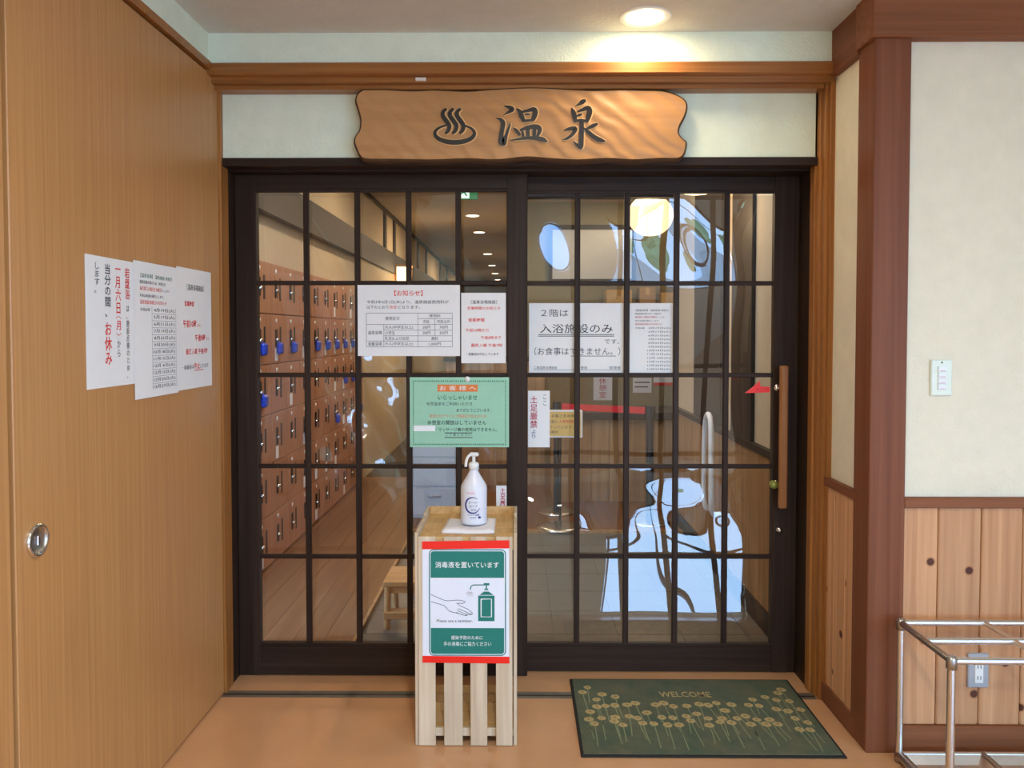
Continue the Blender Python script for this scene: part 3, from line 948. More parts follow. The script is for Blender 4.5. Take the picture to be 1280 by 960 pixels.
sheet('notice', 'narrow white hours notice between price table and centre stile', 'notice', (-0.231, 3.1085, 1.571), UX, DN, 0.180, 0.284, 'paper', [
    ('t', 'ink', '［温泉浴場施設］', (0.22, 0.105, 0.80, 0.155), 0.004), ('t', 'ink_red', '営業時間のお知らせ', (0.14, 0.195, 0.88, 0.24), 0.006),
    ('t', 'ink_red', '営業時間', (0.16, 0.36, 0.52, 0.41), 0.012), ('t', 'ink_red', '午前10時から', (0.10, 0.505, 0.62, 0.555), 0.008),
    ('t', 'ink_red', '午後8時まで', (0.44, 0.61, 0.90, 0.66), 0.008), ('t', 'ink_red', '最終入館 午後7時', (0.22, 0.72, 0.92, 0.77), 0.006),
    ('t', 'ink', '・岩盤浴は中止しています', (0.12, 0.85, 0.84, 0.89), 0.006)])
# green notice with a dotted border
gi = [('b', 'ink_orange', (0.28, 0.105, 0.685, 0.205)), ('t', 'ink_white', 'お 客 様 へ', (0.30, 0.12, 0.67, 0.19), 0.003),
      ('t', 'ink_green', 'いらっしゃいませ', (0.285, 0.255, 0.68, 0.325), 0.006), ('t', 'ink_soft', '天然温泉をご利用いただき', (0.165, 0.355, 0.63, 0.405)),
      ('t', 'ink_soft', 'ありがとうございます。', (0.47, 0.445, 0.82, 0.495)), ('t', 'ink_orange', '新型コロナウイルス感染拡大防止のため', (0.20, 0.53, 0.77, 0.58)),
      ('t', 'ink', '休憩室の開放はしていません', (0.175, 0.615, 0.77, 0.68)), ('t', 'ink', '・マッサージ機の使用はできません。', (0.26, 0.72, 0.88, 0.775)),
      ('t', 'ink_soft', 'ご了承ください', (0.36, 0.80, 0.62, 0.845)), ('h', 'ink_soft', (0.35, 0.795, 0.63, 0.010)), ('h', 'ink_soft', (0.35, 0.862, 0.63, 0.010)),
      ('b', 'ink_white', (0.035, 0.69, 0.255, 0.77))]
for k in range(44):
    u = 0.035 + 0.93 * k / 43
    for v in (0.05, 0.955):
        gi.append(('p', 'ink_green', ([(u - 0.007, v + 0.014), (u + 0.007, v + 0.014), (u, v - 0.014)], [(0, 1, 2)])))
for k in range(1, 30):
    v = 0.05 + 0.905 * k / 30
    for u in (0.035, 0.965):
        gi.append(('p', 'ink_green', ([(u - 0.007, v + 0.010), (u + 0.007, v + 0.010), (u, v - 0.010)], [(0, 1, 2)])))
gs = sheet('notice', 'pale green laminated notice with dotted border above the hand sanitizer bottle', 'notice', (-0.440, 3.1070, 1.230), UX, DN, 0.402, 0.284, 'paper_green', gi)
obj('suction_cup', MB().lathe([(0.0005, -0.006), (0.008, -0.004), (0.0115, 0.0)], (-0.207, 3.106, 1.222), 18, 'Y'), 'plastic_white', gs)
# behind the lattice of the right door
sheet('notice', 'wide white notice in large black letters behind lattice of right door', 'notice', (0.044, 3.1795, 1.532), UX, DN, 0.399, 0.294, 'paper', [
    ('t', 'ink_soft', '２階は', (0.125, 0.085, 0.405, 0.19)), ('t', 'ink', '入浴施設のみ', (0.115, 0.29, 0.865, 0.42)), ('h', 'ink_soft', (0.095, 0.440, 0.88, 0.010)), ('h', 'ink_soft', (0.095, 0.462, 0.88, 0.010)),
    ('t', 'ink_soft', 'です。', (0.78, 0.505, 0.935, 0.57)), ('t', 'ink_soft', '（お食事はできません。）', (0.055, 0.62, 0.945, 0.73)), ('h', 'ink_soft', (0.43, 0.742, 0.90, 0.008)),
    ('t', 'ink_soft', '二階温泉浴場施設', (0.05, 0.885, 0.29, 0.925)), ('t', 'ink_soft', '使用', (0.535, 0.885, 0.60, 0.925)), ('t', 'ink_soft', '管理者', (0.83, 0.885, 0.95, 0.925)), ('h', 'ink_line', (0.05, 0.935, 0.95, 0.006))])
sheet('notice', 'narrow white closing date list behind lattice of right door', 'notice', (0.459, 3.1795, 1.532), UX, DN, 0.184, 0.294, 'paper',
      [(a, b, *r) for a, b, *r in date_items('ink_soft', 'ink_crimson') if a != 'h'])
sheet('notice', 'white strip notice reading vertically in crimson behind right door', 'notice', (0.040, 3.1800, 1.170), UX, DN, 0.090, 0.235, 'paper', [
    ('v', 'ink_crimson', '土足厳禁', (0.10, 0.09, 0.44, 0.66), 0.01), ('v', 'ink_soft', 'ここ', (0.70, 0.07, 0.84, 0.26)), ('v', 'ink_navy', 'より', (0.16, 0.69, 0.36, 0.84))])
sheet('notice', 'small white card in crimson letters just above the wooden crate', 'notice', (-0.090, 3.1085, 0.789), UX, DN, 0.042, 0.112, 'paper', [
    ('v', 'ink_crimson', '土足厳禁', (0.38, 0.08, 0.90, 0.97), 0.015)])
ar = thing('arrow_sticker', 'bright red arrow sticker pointing left beside the bar handle', 'sticker', (0.98, 3.153, 1.16))
obj('arrow', MB().prism([(0.929, 1.163), (1.031, 1.166), (1.030, 1.188), (0.993, 1.190), (0.988, 1.213), (0.962, 1.188)], lambda x, z: (x, 3.158, z), lambda x, z: (x, 3.1535, z)), 'sticker_red', ar)
vs, fs = fit('押してください', (0.975, 0, 1.026, 0.010))
obj('lettering', MB().add([(u, 3.1528, 1.183 - v) for u, v in vs], fs), 'ink_crimson', ar)

# ------------------------------------------------------------------ wooden crate stand
cr = thing('wooden_crate', 'upright slatted wooden crate used as a stand before the doors', 'crate', (-0.181, 2.74, 0))
CY0, CY1, CT = 2.58, 2.955, 0.728
for i, (a, b) in enumerate(((-0.340, -0.282), (-0.253, -0.190), (-0.163, -0.106), (-0.076, -0.020))):
    obj('slat', MB().box(a, b, CY0, CY0 + 0.010, 0.002, CT - 0.008, b=0.0015), 'crate_wood', cr)
for s, x in ((0, -0.352), (1, -0.0165)):
    for k in range(3):
        ya = CY0 + 0.004 + k * 0.124
        obj('side_board', MB().box(x, x + 0.0115, ya + 0.0015, ya + 0.1225, 0.0, CT + (0.012 if k == 2 else 0.004), b=0.0015), 'crate_wood', cr)
for k in range(5):
    ya = CY0 + 0.012 + k * 0.0716
    obj('top_board', MB().box(-0.340, -0.017, ya + 0.001, ya + 0.0705, CT - 0.028, CT - 0.016, b=0.0015), 'crate_top_wood', cr)
    obj('bottom_board', MB().box(-0.340, -0.017, ya + 0.001, ya + 0.0705, 0.03, 0.042, b=0.0015), 'crate_top_wood', cr)
obj('back_rail', MB().box(-0.340, -0.017, CY1 - 0.012, CY1, CT - 0.06, CT + 0.012, b=0.0015), 'crate_top_wood', cr)
obj('cross_rail', MB().box(-0.340, -0.017, CY0 + 0.0105, CY0 + 0.022, 0.030, 0.058, b=0.0015), 'crate_wood', cr)
obj('cross_rail', MB().box(-0.340, -0.017, CY0 + 0.0105, CY0 + 0.022, CT - 0.055, CT - 0.012, b=0.0015), 'crate_top_wood', cr)
# poster on the crate
W_, H_ = 0.294, 0.416
asp = W_ / H_


def rrect(u0, v0, u1, v1, r, t=None, n=5):
    rv = r * asp
    pts = []
    for cx, cy, a0 in ((u1 - r, v0 + rv, -90), (u1 - r, v1 - rv, 0), (u0 + r, v1 - rv, 90), (u0 + r, v0 + rv, 180)):
        for k in range(n + 1):
            a = math.radians(a0 + 90 * k / n)
            pts.append((cx + r * math.cos(a), cy + rv * math.sin(a)))
    if t is None:
        return pts, [tuple(range(len(pts)))]
    L = poly_line([(p[0], p[1] / asp) for p in pts], t, True)
    return [(a, b * asp) for a, b in L[0]], L[1]


def pline(pts, t):
    L = poly_line([(a, b / asp) for a, b in pts], t)
    return [(a, b * asp) for a, b in L[0]], L[1]


Zx = lambda x: (x - 97) / (665 - 97)
Zy = lambda y: (y - 90) / (908 - 90)
PP = lambda *p: [(Zx(x), Zy(y)) for x, y in p]


def roundtop(u0, v0, u1, v1, r, top):
    rv = r * asp; pts = []
    if top:
        pts = [(u0, v1), (u1, v1)]
        for cx, a0 in ((u1 - r, 0), (u0 + r, -90)):
            for k in range(6):
                a = math.radians(a0 - 90 * k / 5)
                pts.append((cx + r * math.cos(a), v0 + rv + rv * math.sin(a)))
    else:
        pts = [(u1, v0), (u0, v0)]
        for cx, a0 in ((u0 + r, 180), (u1 - r, 90)):
            for k in range(6):
                a = math.radians(a0 - 90 * k / 5)
                pts.append((cx + r * math.cos(a), v1 - rv + rv * math.sin(a)))
    return pts, [tuple(range(len(pts)))]


poster = [
    ('p', 'ink_teal', rrect(Zx(143), Zy(148), Zx(641), Zy(858), 0.05, 0.012), 0.0005),
    ('p', 'ink_teal', roundtop(Zx(151), Zy(158), Zx(632), Zy(336), 0.035, True), 0.0004),
    ('p', 'ink_teal', roundtop(Zx(151), Zy(674), Zx(632), Zy(849), 0.035, False), 0.0004),
    ('t', 'ink_white', '消毒液を置いています', (Zx(182), Zy(228), Zx(598), Zy(270)), 0.008),
    ('t', 'ink_white', '感染予防のために', (Zx(285), Zy(725), Zx(492), Zy(752)), 0.003),
    ('t', 'ink_white', '手の消毒にご協力ください', (Zx(235), Zy(766), Zx(548), Zy(795)), 0.003),
    ('t', 'ink_soft', 'Please use a sanitizer.', (Zx(190), Zy(617), Zx(425), Zy(634)), 0.01),
    # pump bottle drawing
    ('p', 'ink_teal', (PP((462, 455), (569, 455), (569, 627), (462, 627)), [(0, 1, 2, 3)])),
    ('p', 'ink_teal', (PP((470, 451), (500, 428), (532, 428), (563, 451)), [(0, 1, 2, 3)])),
    ('p', 'ink_teal', (PP((503, 409), (528, 409), (528, 418), (503, 418)), [(0, 1, 2, 3)])),
    ('p', 'ink_teal', (PP((498, 371), (536, 371), (536, 386), (498, 386)), [(0, 1, 2, 3)])),
    ('p', 'ink_teal', (PP((512, 386), (520, 386), (520, 409), (512, 409)), [(0, 1, 2, 3)])),
    ('p', 'ink_teal', pline(PP((498, 383), (430, 384), (416, 393), (410, 416)), 0.012)),
    ('p', 'ink_white', pline(PP((481, 478), (549, 478), (549, 598), (481, 598), (481, 478)), 0.012), 0.0011),
]
for dx, dy in ((-26, 22), (-14, 34), (2, 40), (16, 36), (26, 24)):
    poster.append(('p', 'ink_line', pline(PP((408 + dx * 0.3, 424 + dy * 0.2), (408 + dx, 424 + dy)), 0.004)))
for ln in ([(152, 448), (200, 470), (255, 490), (330, 486), (375, 496), (360, 508), (322, 506)],
           [(152, 496), (215, 515), (245, 528), (275, 560), (330, 575), (370, 588), (392, 584)],
           [(322, 506), (345, 524), (395, 548), (420, 568), (424, 577), (410, 578), (370, 560), (330, 543)],
           [(410, 578), (418, 582), (405, 584), (360, 572), (325, 556)], [(392, 584), (380, 590), (340, 578), (318, 568)]):
    poster.append(('p', 'ink_soft', pline(smooth_pts(PP(*ln), 4), 0.006)))
ps = sheet('poster', 'teal and white hand sanitizer poster with red tape on the crate', 'poster', (-0.325, CY0 - 0.001, 0.706), UX, DN, W_, H_, 'paper_blue_white', poster)
for z0, z1, q in ((0.680, 0.707, 0.002), (0.289, 0.312, -0.001)):
    obj('red_tape', MB().prism([(-0.3255, z0 - q), (-0.030, z0 + q), (-0.0305, z1 + q), (-0.325, z1 - q)], lambda x, z: (x, CY0 - 0.0014, z), lambda x, z: (x, CY0 - 0.0032, z)), 'tape_red', ps)
# cloth and sanitizer bottle
TZ = CT - 0.0158
cl = MB()
nx, ny = 14, 10
vs = []
for lay in (0, 1):
    for j in range(ny + 1):
        for i in range(nx + 1):
            u, v = i / nx, j / ny
            x = -0.262 + 0.178 * u + 0.012 * (v - 0.5) * (1 - u); y = 2.650 + 0.205 * v - 0.006 * math.sin(3 * u)
            z = TZ + 0.0005 + (0.010 + 0.0025 * math.sin(7 * u + 3 * v) + 0.002 * math.sin(11 * v)) * lay
            if lay and (i in (0, nx) or j in (0, ny)): z -= 0.004
            vs.append((x, y, z))
M_ = (nx + 1) * (ny + 1)
fs = []
for j in range(ny):
    for i in range(nx):
        a = j * (nx + 1) + i
        fs += [(a, a + nx + 1, a + nx + 2, a + 1), (M_ + a, M_ + a + 1, M_ + a + nx + 2, M_ + a + nx + 1)]
for i in range(nx):
    fs += [(i, i + 1, M_ + i + 1, M_ + i), (ny * (nx + 1) + i, M_ + ny * (nx + 1) + i, M_ + ny * (nx + 1) + i + 1, ny * (nx + 1) + i + 1)]
for j in range(ny):
    a = j * (nx + 1); b = a + nx
    fs += [(a, M_ + a, M_ + a + nx + 1, a + nx + 1), (b, b + nx + 1, M_ + b + nx + 1, M_ + b)]
cl.add(vs, fs, True)
obj('folded_cloth', cl, 'tissue', None, 'folded white cloth under the bottle on the crate', 'cloth')
bx_, by_, bz_ = -0.160, 2.745, TZ + 0.0135
bt = thing('sanitizer_bottle', 'white pump bottle of hand sanitizer with blue ring label on the crate', 'bottle', (bx_, by_, bz_))
prof = [(0.001, 0), (0.040, 0.0), (0.0455, 0.004), (0.047, 0.012), (0.047, 0.138), (0.045, 0.150), (0.037, 0.164), (0.026, 0.183), (0.018, 0.198), (0.0155, 0.205), (0.0155, 0.212), (0.001, 0.212)]
obj('bottle_body', MB().lathe(prof, (bx_, by_, bz_), 32, 'Z', 0.8), 'bottle_plastic', bt)
pump = obj('pump', MB().lathe([(0.001, 0.210), (0.0185, 0.210), (0.0185, 0.230), (0.014, 0.236), (0.006, 0.238), (0.006, 0.262), (0.001, 0.262)], (bx_, by_, bz_), 20), 'plastic_white', bt)
obj('pump_head', MB().box(bx_ - 0.016, bx_ + 0.018, by_ - 0.010, by_ + 0.010, bz_ + 0.260, bz_ + 0.274, b=0.004), 'plastic_white', pump)
obj('nozzle', MB().tube(smooth_pts([(bx_ - 0.006, by_ - 0.002, bz_ + 0.268), (bx_ - 0.018, by_ - 0.008, bz_ + 0.262), (bx_ - 0.026, by_ - 0.012, bz_ + 0.245), (bx_ - 0.028, by_ - 0.013, bz_ + 0.222)], 4), 0.0052, 10), 'plastic_white', pump)


def on_bottle(u, v, r=0.0476):      # u across (metres along the front), v height
    a = u / r
    return (bx_ + r * math.sin(a), by_ - r * 0.8 * math.cos(a) - 0.0004, bz_ + v)


arc = [(-0.002 + 0.027 * math.cos(math.radians(t)), 0.078 + 0.030 * math.sin(math.radians(t))) for t in range(50, 341, 10)]
vs, fs = poly_line(arc, [0.0015 + 0.0055 * math.sin(PI * k / (len(arc) - 1)) for k in range(len(arc))])
g = MB().add([on_bottle(*p) for p in vs], fs)
for body, box in (('スーパー', (-0.018, 0.094, 0.018, 0.084)), ('セーフ', (-0.014, 0.080, 0.014, 0.069)), ('ゼロ', (-0.009, 0.065, 0.010, 0.056)), ('アルコール', (-0.022, 0.044, 0.006, 0.038)), ('除菌', (0.008, 0.045, 0.022, 0.037)), ('消毒用', (-0.012, 0.033, 0.010, 0.028))):
    vs, fs = fit(body, (box[0], 0, box[2], 1), False, 0.01)
    g.add([on_bottle(u, box[1] + (box[3] - box[1]) * v) for u, v in vs], fs)
g.add([on_bottle(0.023 + 0.006 * math.cos(t), 0.031 + 0.0045 * math.sin(t)) for t in [2 * PI * k / 14 for k in range(14)]], [tuple(range(14))])
obj('blue_label', g, 'ink_navy', bt, 'dark blue ring and lettering')
vs, fs = fit('手指消毒用', (-0.024, 0, 0.006, 1))
g = MB().add([on_bottle(u, 0.128 - 0.006 * v) for u, v in vs], fs)
vs, fs = rect2(-0.024, 0, 0.010, 1)
obj('pink_label', g, 'ink_pink', bt)
bt.scale = (1, 1, 0.93)

# ------------------------------------------------------------------ welcome mat
MX, MY, MW, MD = 0.208, 2.512, 0.882, 0.572
mt = thing('doormat', 'dark green welcome mat with golden flower print', 'mat', (MX + MW / 2, MY + MD / 2, 0))
obj('border', MB().box(MX, MX + MW, MY, MY + MD, 0.0004, 0.006, b=0.002), 'mat_edge', mt)
obj('pile', MB().box(MX + 0.010, MX + MW - 0.010, MY + 0.012, MY + MD - 0.010, 0.005, 0.0085, b=0.001), 'mat_green', mt)
FL = [(0.065, 0.489), (0.043, 0.449), (0.117, 0.431), (0.091, 0.389), (0.165, 0.412), (0.202, 0.348), (0.235, 0.361), (0.087, 0.333), (0.12, 0.339), (0.155, 0.343), (0.058, 0.294), (0.048, 0.238), (0.095, 0.247), (0.066, 0.207), (0.145, 0.253), (0.139, 0.224), (0.166, 0.198), (0.197, 0.261), (0.226, 0.248), (0.239, 0.212), (0.278, 0.209), (0.266, 0.288), (0.31, 0.349), (0.342, 0.362), (0.374, 0.337), (0.425, 0.341), (0.474, 0.354), (0.315, 0.254), (0.354, 0.251), (0.326, 0.2), (0.367, 0.2), (0.415, 0.23), (0.406, 0.263), (0.507, 0.347), (0.541, 0.364), (0.595, 0.352), (0.559, 0.307), (0.482, 0.247), (0.474, 0.198), (0.518, 0.222), (0.558, 0.218), (0.659, 0.349), (0.697, 0.344), (0.741, 0.413), (0.687, 0.393), (0.777, 0.39), (0.824, 0.475), (0.801, 0.446), (0.823, 0.381), (0.753, 0.318), (0.842, 0.315), (0.791, 0.304), (0.622, 0.265), (0.656, 0.24), (0.625, 0.207), (0.587, 0.248), (0.702, 0.24), (0.721, 0.208), (0.679, 0.207), (0.798, 0.25), (0.833, 0.22), (0.822, 0.169), (0.786, 0.172), (0.448, 0.28), (0.533, 0.247)]
fr_ = 0.0160
flower_m = MB().add([(fr_ * (1 + 0.07 * math.cos(6 * t)) * math.cos(t), fr_ * 1.1 * (1 + 0.07 * math.cos(6 * t)) * math.sin(t), 0) for t in [2 * PI * q / 18 for q in range(18)]], [tuple(range(18))]).mesh('printed_flower')
flower_m.materials.append(MATS['mat_gold'])
centre_m = MB().add([(0.35 * fr_ * math.cos(t), 0.35 * fr_ * math.sin(t), 0.0007) for t in [2 * PI * q / 10 for q in range(10)]], [tuple(range(10))]).mesh('flower_centre')
centre_m.materials.append(MATS['mat_gold_dark'])
for k, (u, v) in enumerate(FL):
    x, y = MX + u, MY + v
    fo = bpy.data.objects.new('printed_flower', flower_m)
    COL.objects.link(fo); fo.parent = mt
    fo.location = (u - MW / 2, v - MD / 2, 0.0090 + 0.00001 * k)
    fo.rotation_euler.z = random.random() * 2
    sc_ = random.uniform(0.9, 1.1); fo.scale = (sc_, sc_, 1)
    fc = bpy.data.objects.new('flower_centre', centre_m)
    COL.objects.link(fc); fc.parent = fo
    ln = random.uniform(0.10, 0.17); dx = random.uniform(-0.01, 0.02)
    y1 = max(MY + 0.03, y - ln)
    vs, fs = poly_line(smooth_pts([(x, y - 0.011), (x + dx * 0.3, (y + y1) / 2), (x + dx, y1)], 4), 0.0035)
    obj('printed_stem', MB().add([(a, b, 0.0087) for a, b in vs], fs), 'mat_stem', mt)
vs, fs = fit('WELCOME', (0.546, 0, 0.745, 1), False, 0.01)
obj('lettering', MB().add([(u, 2.967 - 0.044 * v, 0.0092) for u, v in vs], fs), 'mat_gold', mt, 'faded welcome lettering')

# ------------------------------------------------------------------ switch, outlet, umbrella rack
sw = thing('wall_switch', 'ivory four button switch plate on the cream wall', 'switch', (1.410, 2.579, 1.20))
obj('plate', MB().box(1.375, 1.445, 2.569, 2.581, 1.200, 1.320, b=0.003), 'plastic_ivory', sw)
for k in range(4):
    z = 1.289 - k * 0.020
    b_ = obj('button', MB().box(1.396, 1.425, 2.564, 2.571, z - 0.0085, z + 0.0085, b=0.001), 'plastic_white', sw)
    obj('marking', MB().box(1.402, 1.419, 2.5636, 2.5642, z - 0.006, z - 0.0045), 'ink_pink', b_)
obj('screw', MB().lathe([(0.0005, -0.002), (0.003, -0.001), (0.003, 0.001)], (1.410, 2.5695, 1.311), 10, 'Y'), 'dark_metal', sw)
ou = thing('power_outlet', 'grey framed white double power outlet on the cedar planks', 'outlet', (1.5435, 2.569, 0.219))
obj('plate', MB().box(1.509, 1.578, 2.558, 2.570, 0.219, 0.335, b=0.003), 'plastic_grey', ou)
so = obj('socket', MB().box(1.530, 1.558, 2.555, 2.560, 0.236, 0.310, b=0.001), 'plastic_white', ou)
g = MB()
for z in (0.292, 0.254):
    for x in (1.539, 1.549):
        g.box(x - 0.0012, x + 0.0012, 2.5546, 2.5552, z - 0.006, z + 0.006)
obj('slots', g, 'plastic_black', so)
rk = thing('umbrella_rack', 'steel pipe umbrella rack standing against the cedar planks', 'rack', (1.65, 2.36, 0))
RX = [1.252, 1.525, 1.80, 2.075]
RYb, RYm, RYf, RZ = 2.500, 2.350, 2.205, 0.462
r_ = 0.0105
for y in (RYb, RYm, RYf):
    obj('top_rail', MB().cyl((RX[0], y, RZ), (RX[-1], y, RZ), r_, n=16), 'steel', rk)
for x in RX:
    rr = r_ if x in (RX[0], RX[-1]) else r_ * 0.8
    obj('cross_pipe', MB().cyl((x, RYb, RZ), (x, RYf, RZ), rr, n=14), 'steel_joint' if x in (RX[0], RX[-1]) else 'steel', rk)
for x in (RX[0], RX[-1]):
    for y in (RYb, RYf):
        lg = obj('leg', MB().cyl((x, y, 0.012), (x, y, RZ), r_ * 1.1, n=16), 'steel', rk)
        obj('corner_joint', MB().lathe([(0.001, RZ + 0.016), (0.012, RZ + 0.014), (0.0150, RZ + 0.006), (0.0150, RZ - 0.022), (0.011, RZ - 0.024)], (x, y, 0), 16), 'steel_joint', lg)
        obj('foot', MB().lathe([(0.001, 0.0), (0.014, 0.0), (0.014, 0.022), (0.011, 0.026)], (x, y, 0), 16), 'steel_joint', lg)
    obj('base_pipe', MB().cyl((x, RYb, 0.024), (x, RYf, 0.024), r_ * 1.3, n=14), 'steel_joint', rk)
for y in (RYb, RYf):
    obj('base_pipe', MB().cyl((RX[0], y, 0.024), (RX[-1], y, 0.024), r_ * 0.9, n=14), 'steel', rk)
obj('base_pipe', MB().cyl((RX[1], RYb, 0.026), (RX[1], RYf, 0.026), r_ * 0.9, n=14), 'steel_joint', rk)
for a, b in ((RX[0] + 0.016, RX[1] - 0.012), (RX[1] + 0.012, RX[2] - 0.01), (RX[2] + 0.01, RX[3] - 0.016)):
    y0, y1 = RYf + 0.014, RYb - 0.014
    o_ = [(a, y0), (b, y0), (b, y1), (a, y1)]; i_ = [(a + 0.02, y0 + 0.02), (b - 0.02, y0 + 0.02), (b - 0.02, y1 - 0.02), (a + 0.02, y1 - 0.02)]
    g = MB()
    vs = [(x, y, 0.030) for x, y in o_] + [(x, y, 0.008) for x, y in i_] + [(x, y, 0.026) for x, y in o_] + [(x, y, 0.004) for x, y in i_]
    fs = [(i, (i + 1) % 4, 4 + (i + 1) % 4, 4 + i) for i in range(4)] + [(4, 5, 6, 7)] + [(8 + i, 12 + i, 12 + (i + 1) % 4, 8 + (i + 1) % 4) for i in range(4)] + [(12, 15, 14, 13)]
    fs += [(i, 8 + i, 8 + (i + 1) % 4, (i + 1) % 4) for i in range(4)]
    g.add(vs, fs)
    obj('drip_tray', g, 'steel', rk)

# ================================================================== beyond the doors
IC = 2.79
fi = struct('floor_tiled', MB().box(-0.74, XR + 0.1, 3.2, 5.39, -0.06, -0.006), 'grout', 'dark grey tiled floor just inside the doors', 'floor')
tm = None
for j in range(8):
    for i in range(7):
        x0 = -0.735 + i * 0.30; y0 = 3.26 + j * 0.30
        x1 = min(x0 + 0.298, XR); y1 = min(y0 + 0.298, 5.385)
        if x1 - x0 < 0.05 or y1 - y0 < 0.05: continue
        obj('tile', MB().box(x0 + 0.002, x1, y0 + 0.002, y1, -0.02, 0.0), 'tile_grey', fi)
fw = struct('floor_wood', MB().box(-2.0, -0.745, 3.2, 5.39, -0.06, 0.0).box(-2.0, 2.8, 5.40, 22, -0.06, 0.0), 'inner_dark', 'wooden board floor along the lockers and corridor', 'floor')
for k in range(9):
    xa = -2.0 + k * 0.1394
    obj('floorboard', MB().box(xa + 0.001, xa + 0.1384, 3.22, 7.4, 0.0, 0.014), 'plank_floor', fw)
for k in range(18):
    xa = -0.74 + k * 0.16
    obj('floorboard', MB().box(xa + 0.001, xa + 0.159, 5.40, 9.0, 0.0, 0.014), 'plank_floor', fw)
struct('trim_14', MB().box(-0.745, XR, 5.36, 5.40, 0, 0.020), 'inner_wood', 'pale edging strip where tiled floor meets boards', 'trim')
struct('trim_15', MB().box(-0.75, -0.735, 3.22, 5.40, 0, 0.022), 'inner_wood', 'pale edging strip beside the locker floor', 'trim')
struct('ceiling_inner', MB().box(-2.1, 2.9, 3.2, 22.2, IC, IC + 0.05), 'inner_ceiling', 'dim brown corridor ceiling beyond the doors', 'ceiling')
struct('wall_inner_left', MB().box(-2.08, -1.98, 3.2, 7.35, 0, IC).box(-2.08, -1.5, 7.31, 7.36, 0, 2.2).box(-1.6, -1.5, 7.36, 22, 0, IC).box(-1.98, -1.5, 3.2, 7.36, 2.2, IC).box(-1.98, -1.545, 3.2, 7.36, 1.84, 2.2),
       'inner_wall', 'warm beige corridor wall above the lockers', 'wall')
struct('trim_16', MB().box(-1.53, -1.475, 3.2, 21.8, 2.12, 2.35), 'inner_dark', 'long dark beam along the wall above the lockers', 'trim')
struct('trim_17', MB().box(-1.51, -1.47, 3.2, 21.8, IC - 0.035, IC), 'inner_dark', 'thin dark cornice along the corridor ceiling', 'trim')
for k, y in enumerate((8.55, 9.2, 11.4, 12.4, 14.6, 16.0)):
    struct('trim_%d' % (18 + k), MB().box(-1.51, -1.478, y, y + 0.11, 2.35, IC - 0.03), 'inner_dark', ['first', 'second', 'third', 'fourth', 'fifth', 'sixth'][k] + ' dark post above the corridor beam', 'trim')
struct('wall_inner_end', MB().box(-1.6, 0.3, 22, 22.1, 0, IC), 'inner_wall', 'distant end wall of the corridor', 'wall')
struct('wall_inner_right', MB().box(XR, XR + 0.1, 3.2, 5.7, 0, IC), 'inner_wall', 'beige wall with dado inside the right glazed door', 'wall')
wir = bpy.data.objects['wall_inner_right']
for k in range(16):
    ya = 3.27 + k * 0.15
    obj('plank', MB().box(XR - 0.012, XR + 0.002, ya + 0.0015, ya + 0.1485, 0.10, 0.83, b=0.002), 'inner_wood', wir)
for ya, yb in ((4.43, 5.09), (3.84, 4.20)):
    obj('dark_panel', MB().box(XR - 0.02, XR + 0.002, ya, yb, 0.86, 2.6), 'inner_dark', wir)
struct('trim_24', MB().box(XR - 0.03, XR + 0.01, 3.22, 5.7, 0.83, 0.865), 'inner_dark', 'dark dado rail inside the right glazed door', 'trim')
struct('baseboard_inner', MB().box(XR - 0.025, XR + 0.01, 3.22, 5.7, 0, 0.10), 'inner_dark', 'dark baseboard inside the right glazed door', 'baseboard')
struct('wall_inner_back', MB().box(0.1, 2.9, 8.2, 8.3, 0, IC).box(0.1, 0.2, 8.3, 22, 0, IC).box(2.8, 2.9, 5.6, 8.2, 0, IC).box(1.28, 2.9, 5.6, 5.7, 0, IC), 'olive_wall', 'olive beige office wall behind the counter', 'wall')
struct('trim_25', MB().box(-0.1, 2.8, 6.5, 6.62, 2.55, IC), 'inner_dark', 'dark ceiling beam over the reception counter', 'trim')

# lockers -------------------------------------------------------------------------------
LX = -1.5
door_m = MB().box(0.0, 0.016, 0.003, 0.297, 0.003, 0.297, b=0.002).mesh('door'); door_m.materials.append(MATS['locker_wood'])
lock_m = MB().box(0.016, 0.022, 0.075, 0.110, 0.10, 0.21, b=0.004).mesh('lock'); lock_m.materials.append(MATS['dark_metal'])
cyl_m = MB().lathe([(0.011, 0.0), (0.011, 0.012), (0.004, 0.013), (0.0005, 0.013)], (0.020, 0.0925, 0.145), 12, 'X').mesh('key_cylinder'); cyl_m.materials.append(MATS['steel'])
slot_m = MB().box(0.016, 0.019, 0.165, 0.190, 0.085, 0.225, b=0.001).mesh('finger_slot'); slot_m.materials.append(MATS['inner_dark'])
num_m = MB().lathe([(0.013, 0.0), (0.013, 0.002), (0.0005, 0.002)], (0.016, 0.10, 0.262), 12, 'X').mesh('number_disc'); num_m.materials.append(MATS['plastic_white'])
tagm = MB().tube([(0.026, 0.095, 0.142), (0.034, 0.10, 0.13), (0.030, 0.115, 0.105)], 0.004, 6).box(0.020, 0.048, 0.080, 0.155, 0.055, 0.130, b=0.012).mesh('key_tag'); tagm.materials.append(MATS['blue_plastic'])
labm = MB().box(0.016, 0.018, 0.07, 0.118, 0.018, 0.092).mesh('paper_label'); labm.materials.append(MATS['paper'])
units = [(4.005, 2, 'locker block nearest the glazed door'), (4.605, 4, 'second locker block from the glazed door, four columns wide'),
         (5.805, 3, 'third locker block from the glazed door, three columns wide'), (6.705, 2, 'farthest locker block beside the wall lamp corridor')]
rl = random.Random(3)


def mk(name, mesh, parent, loc=(0, 0, 0)):
    o = bpy.data.objects.new(name, mesh)
    COL.objects.link(o); o.parent = parent; o.location = loc
    return o


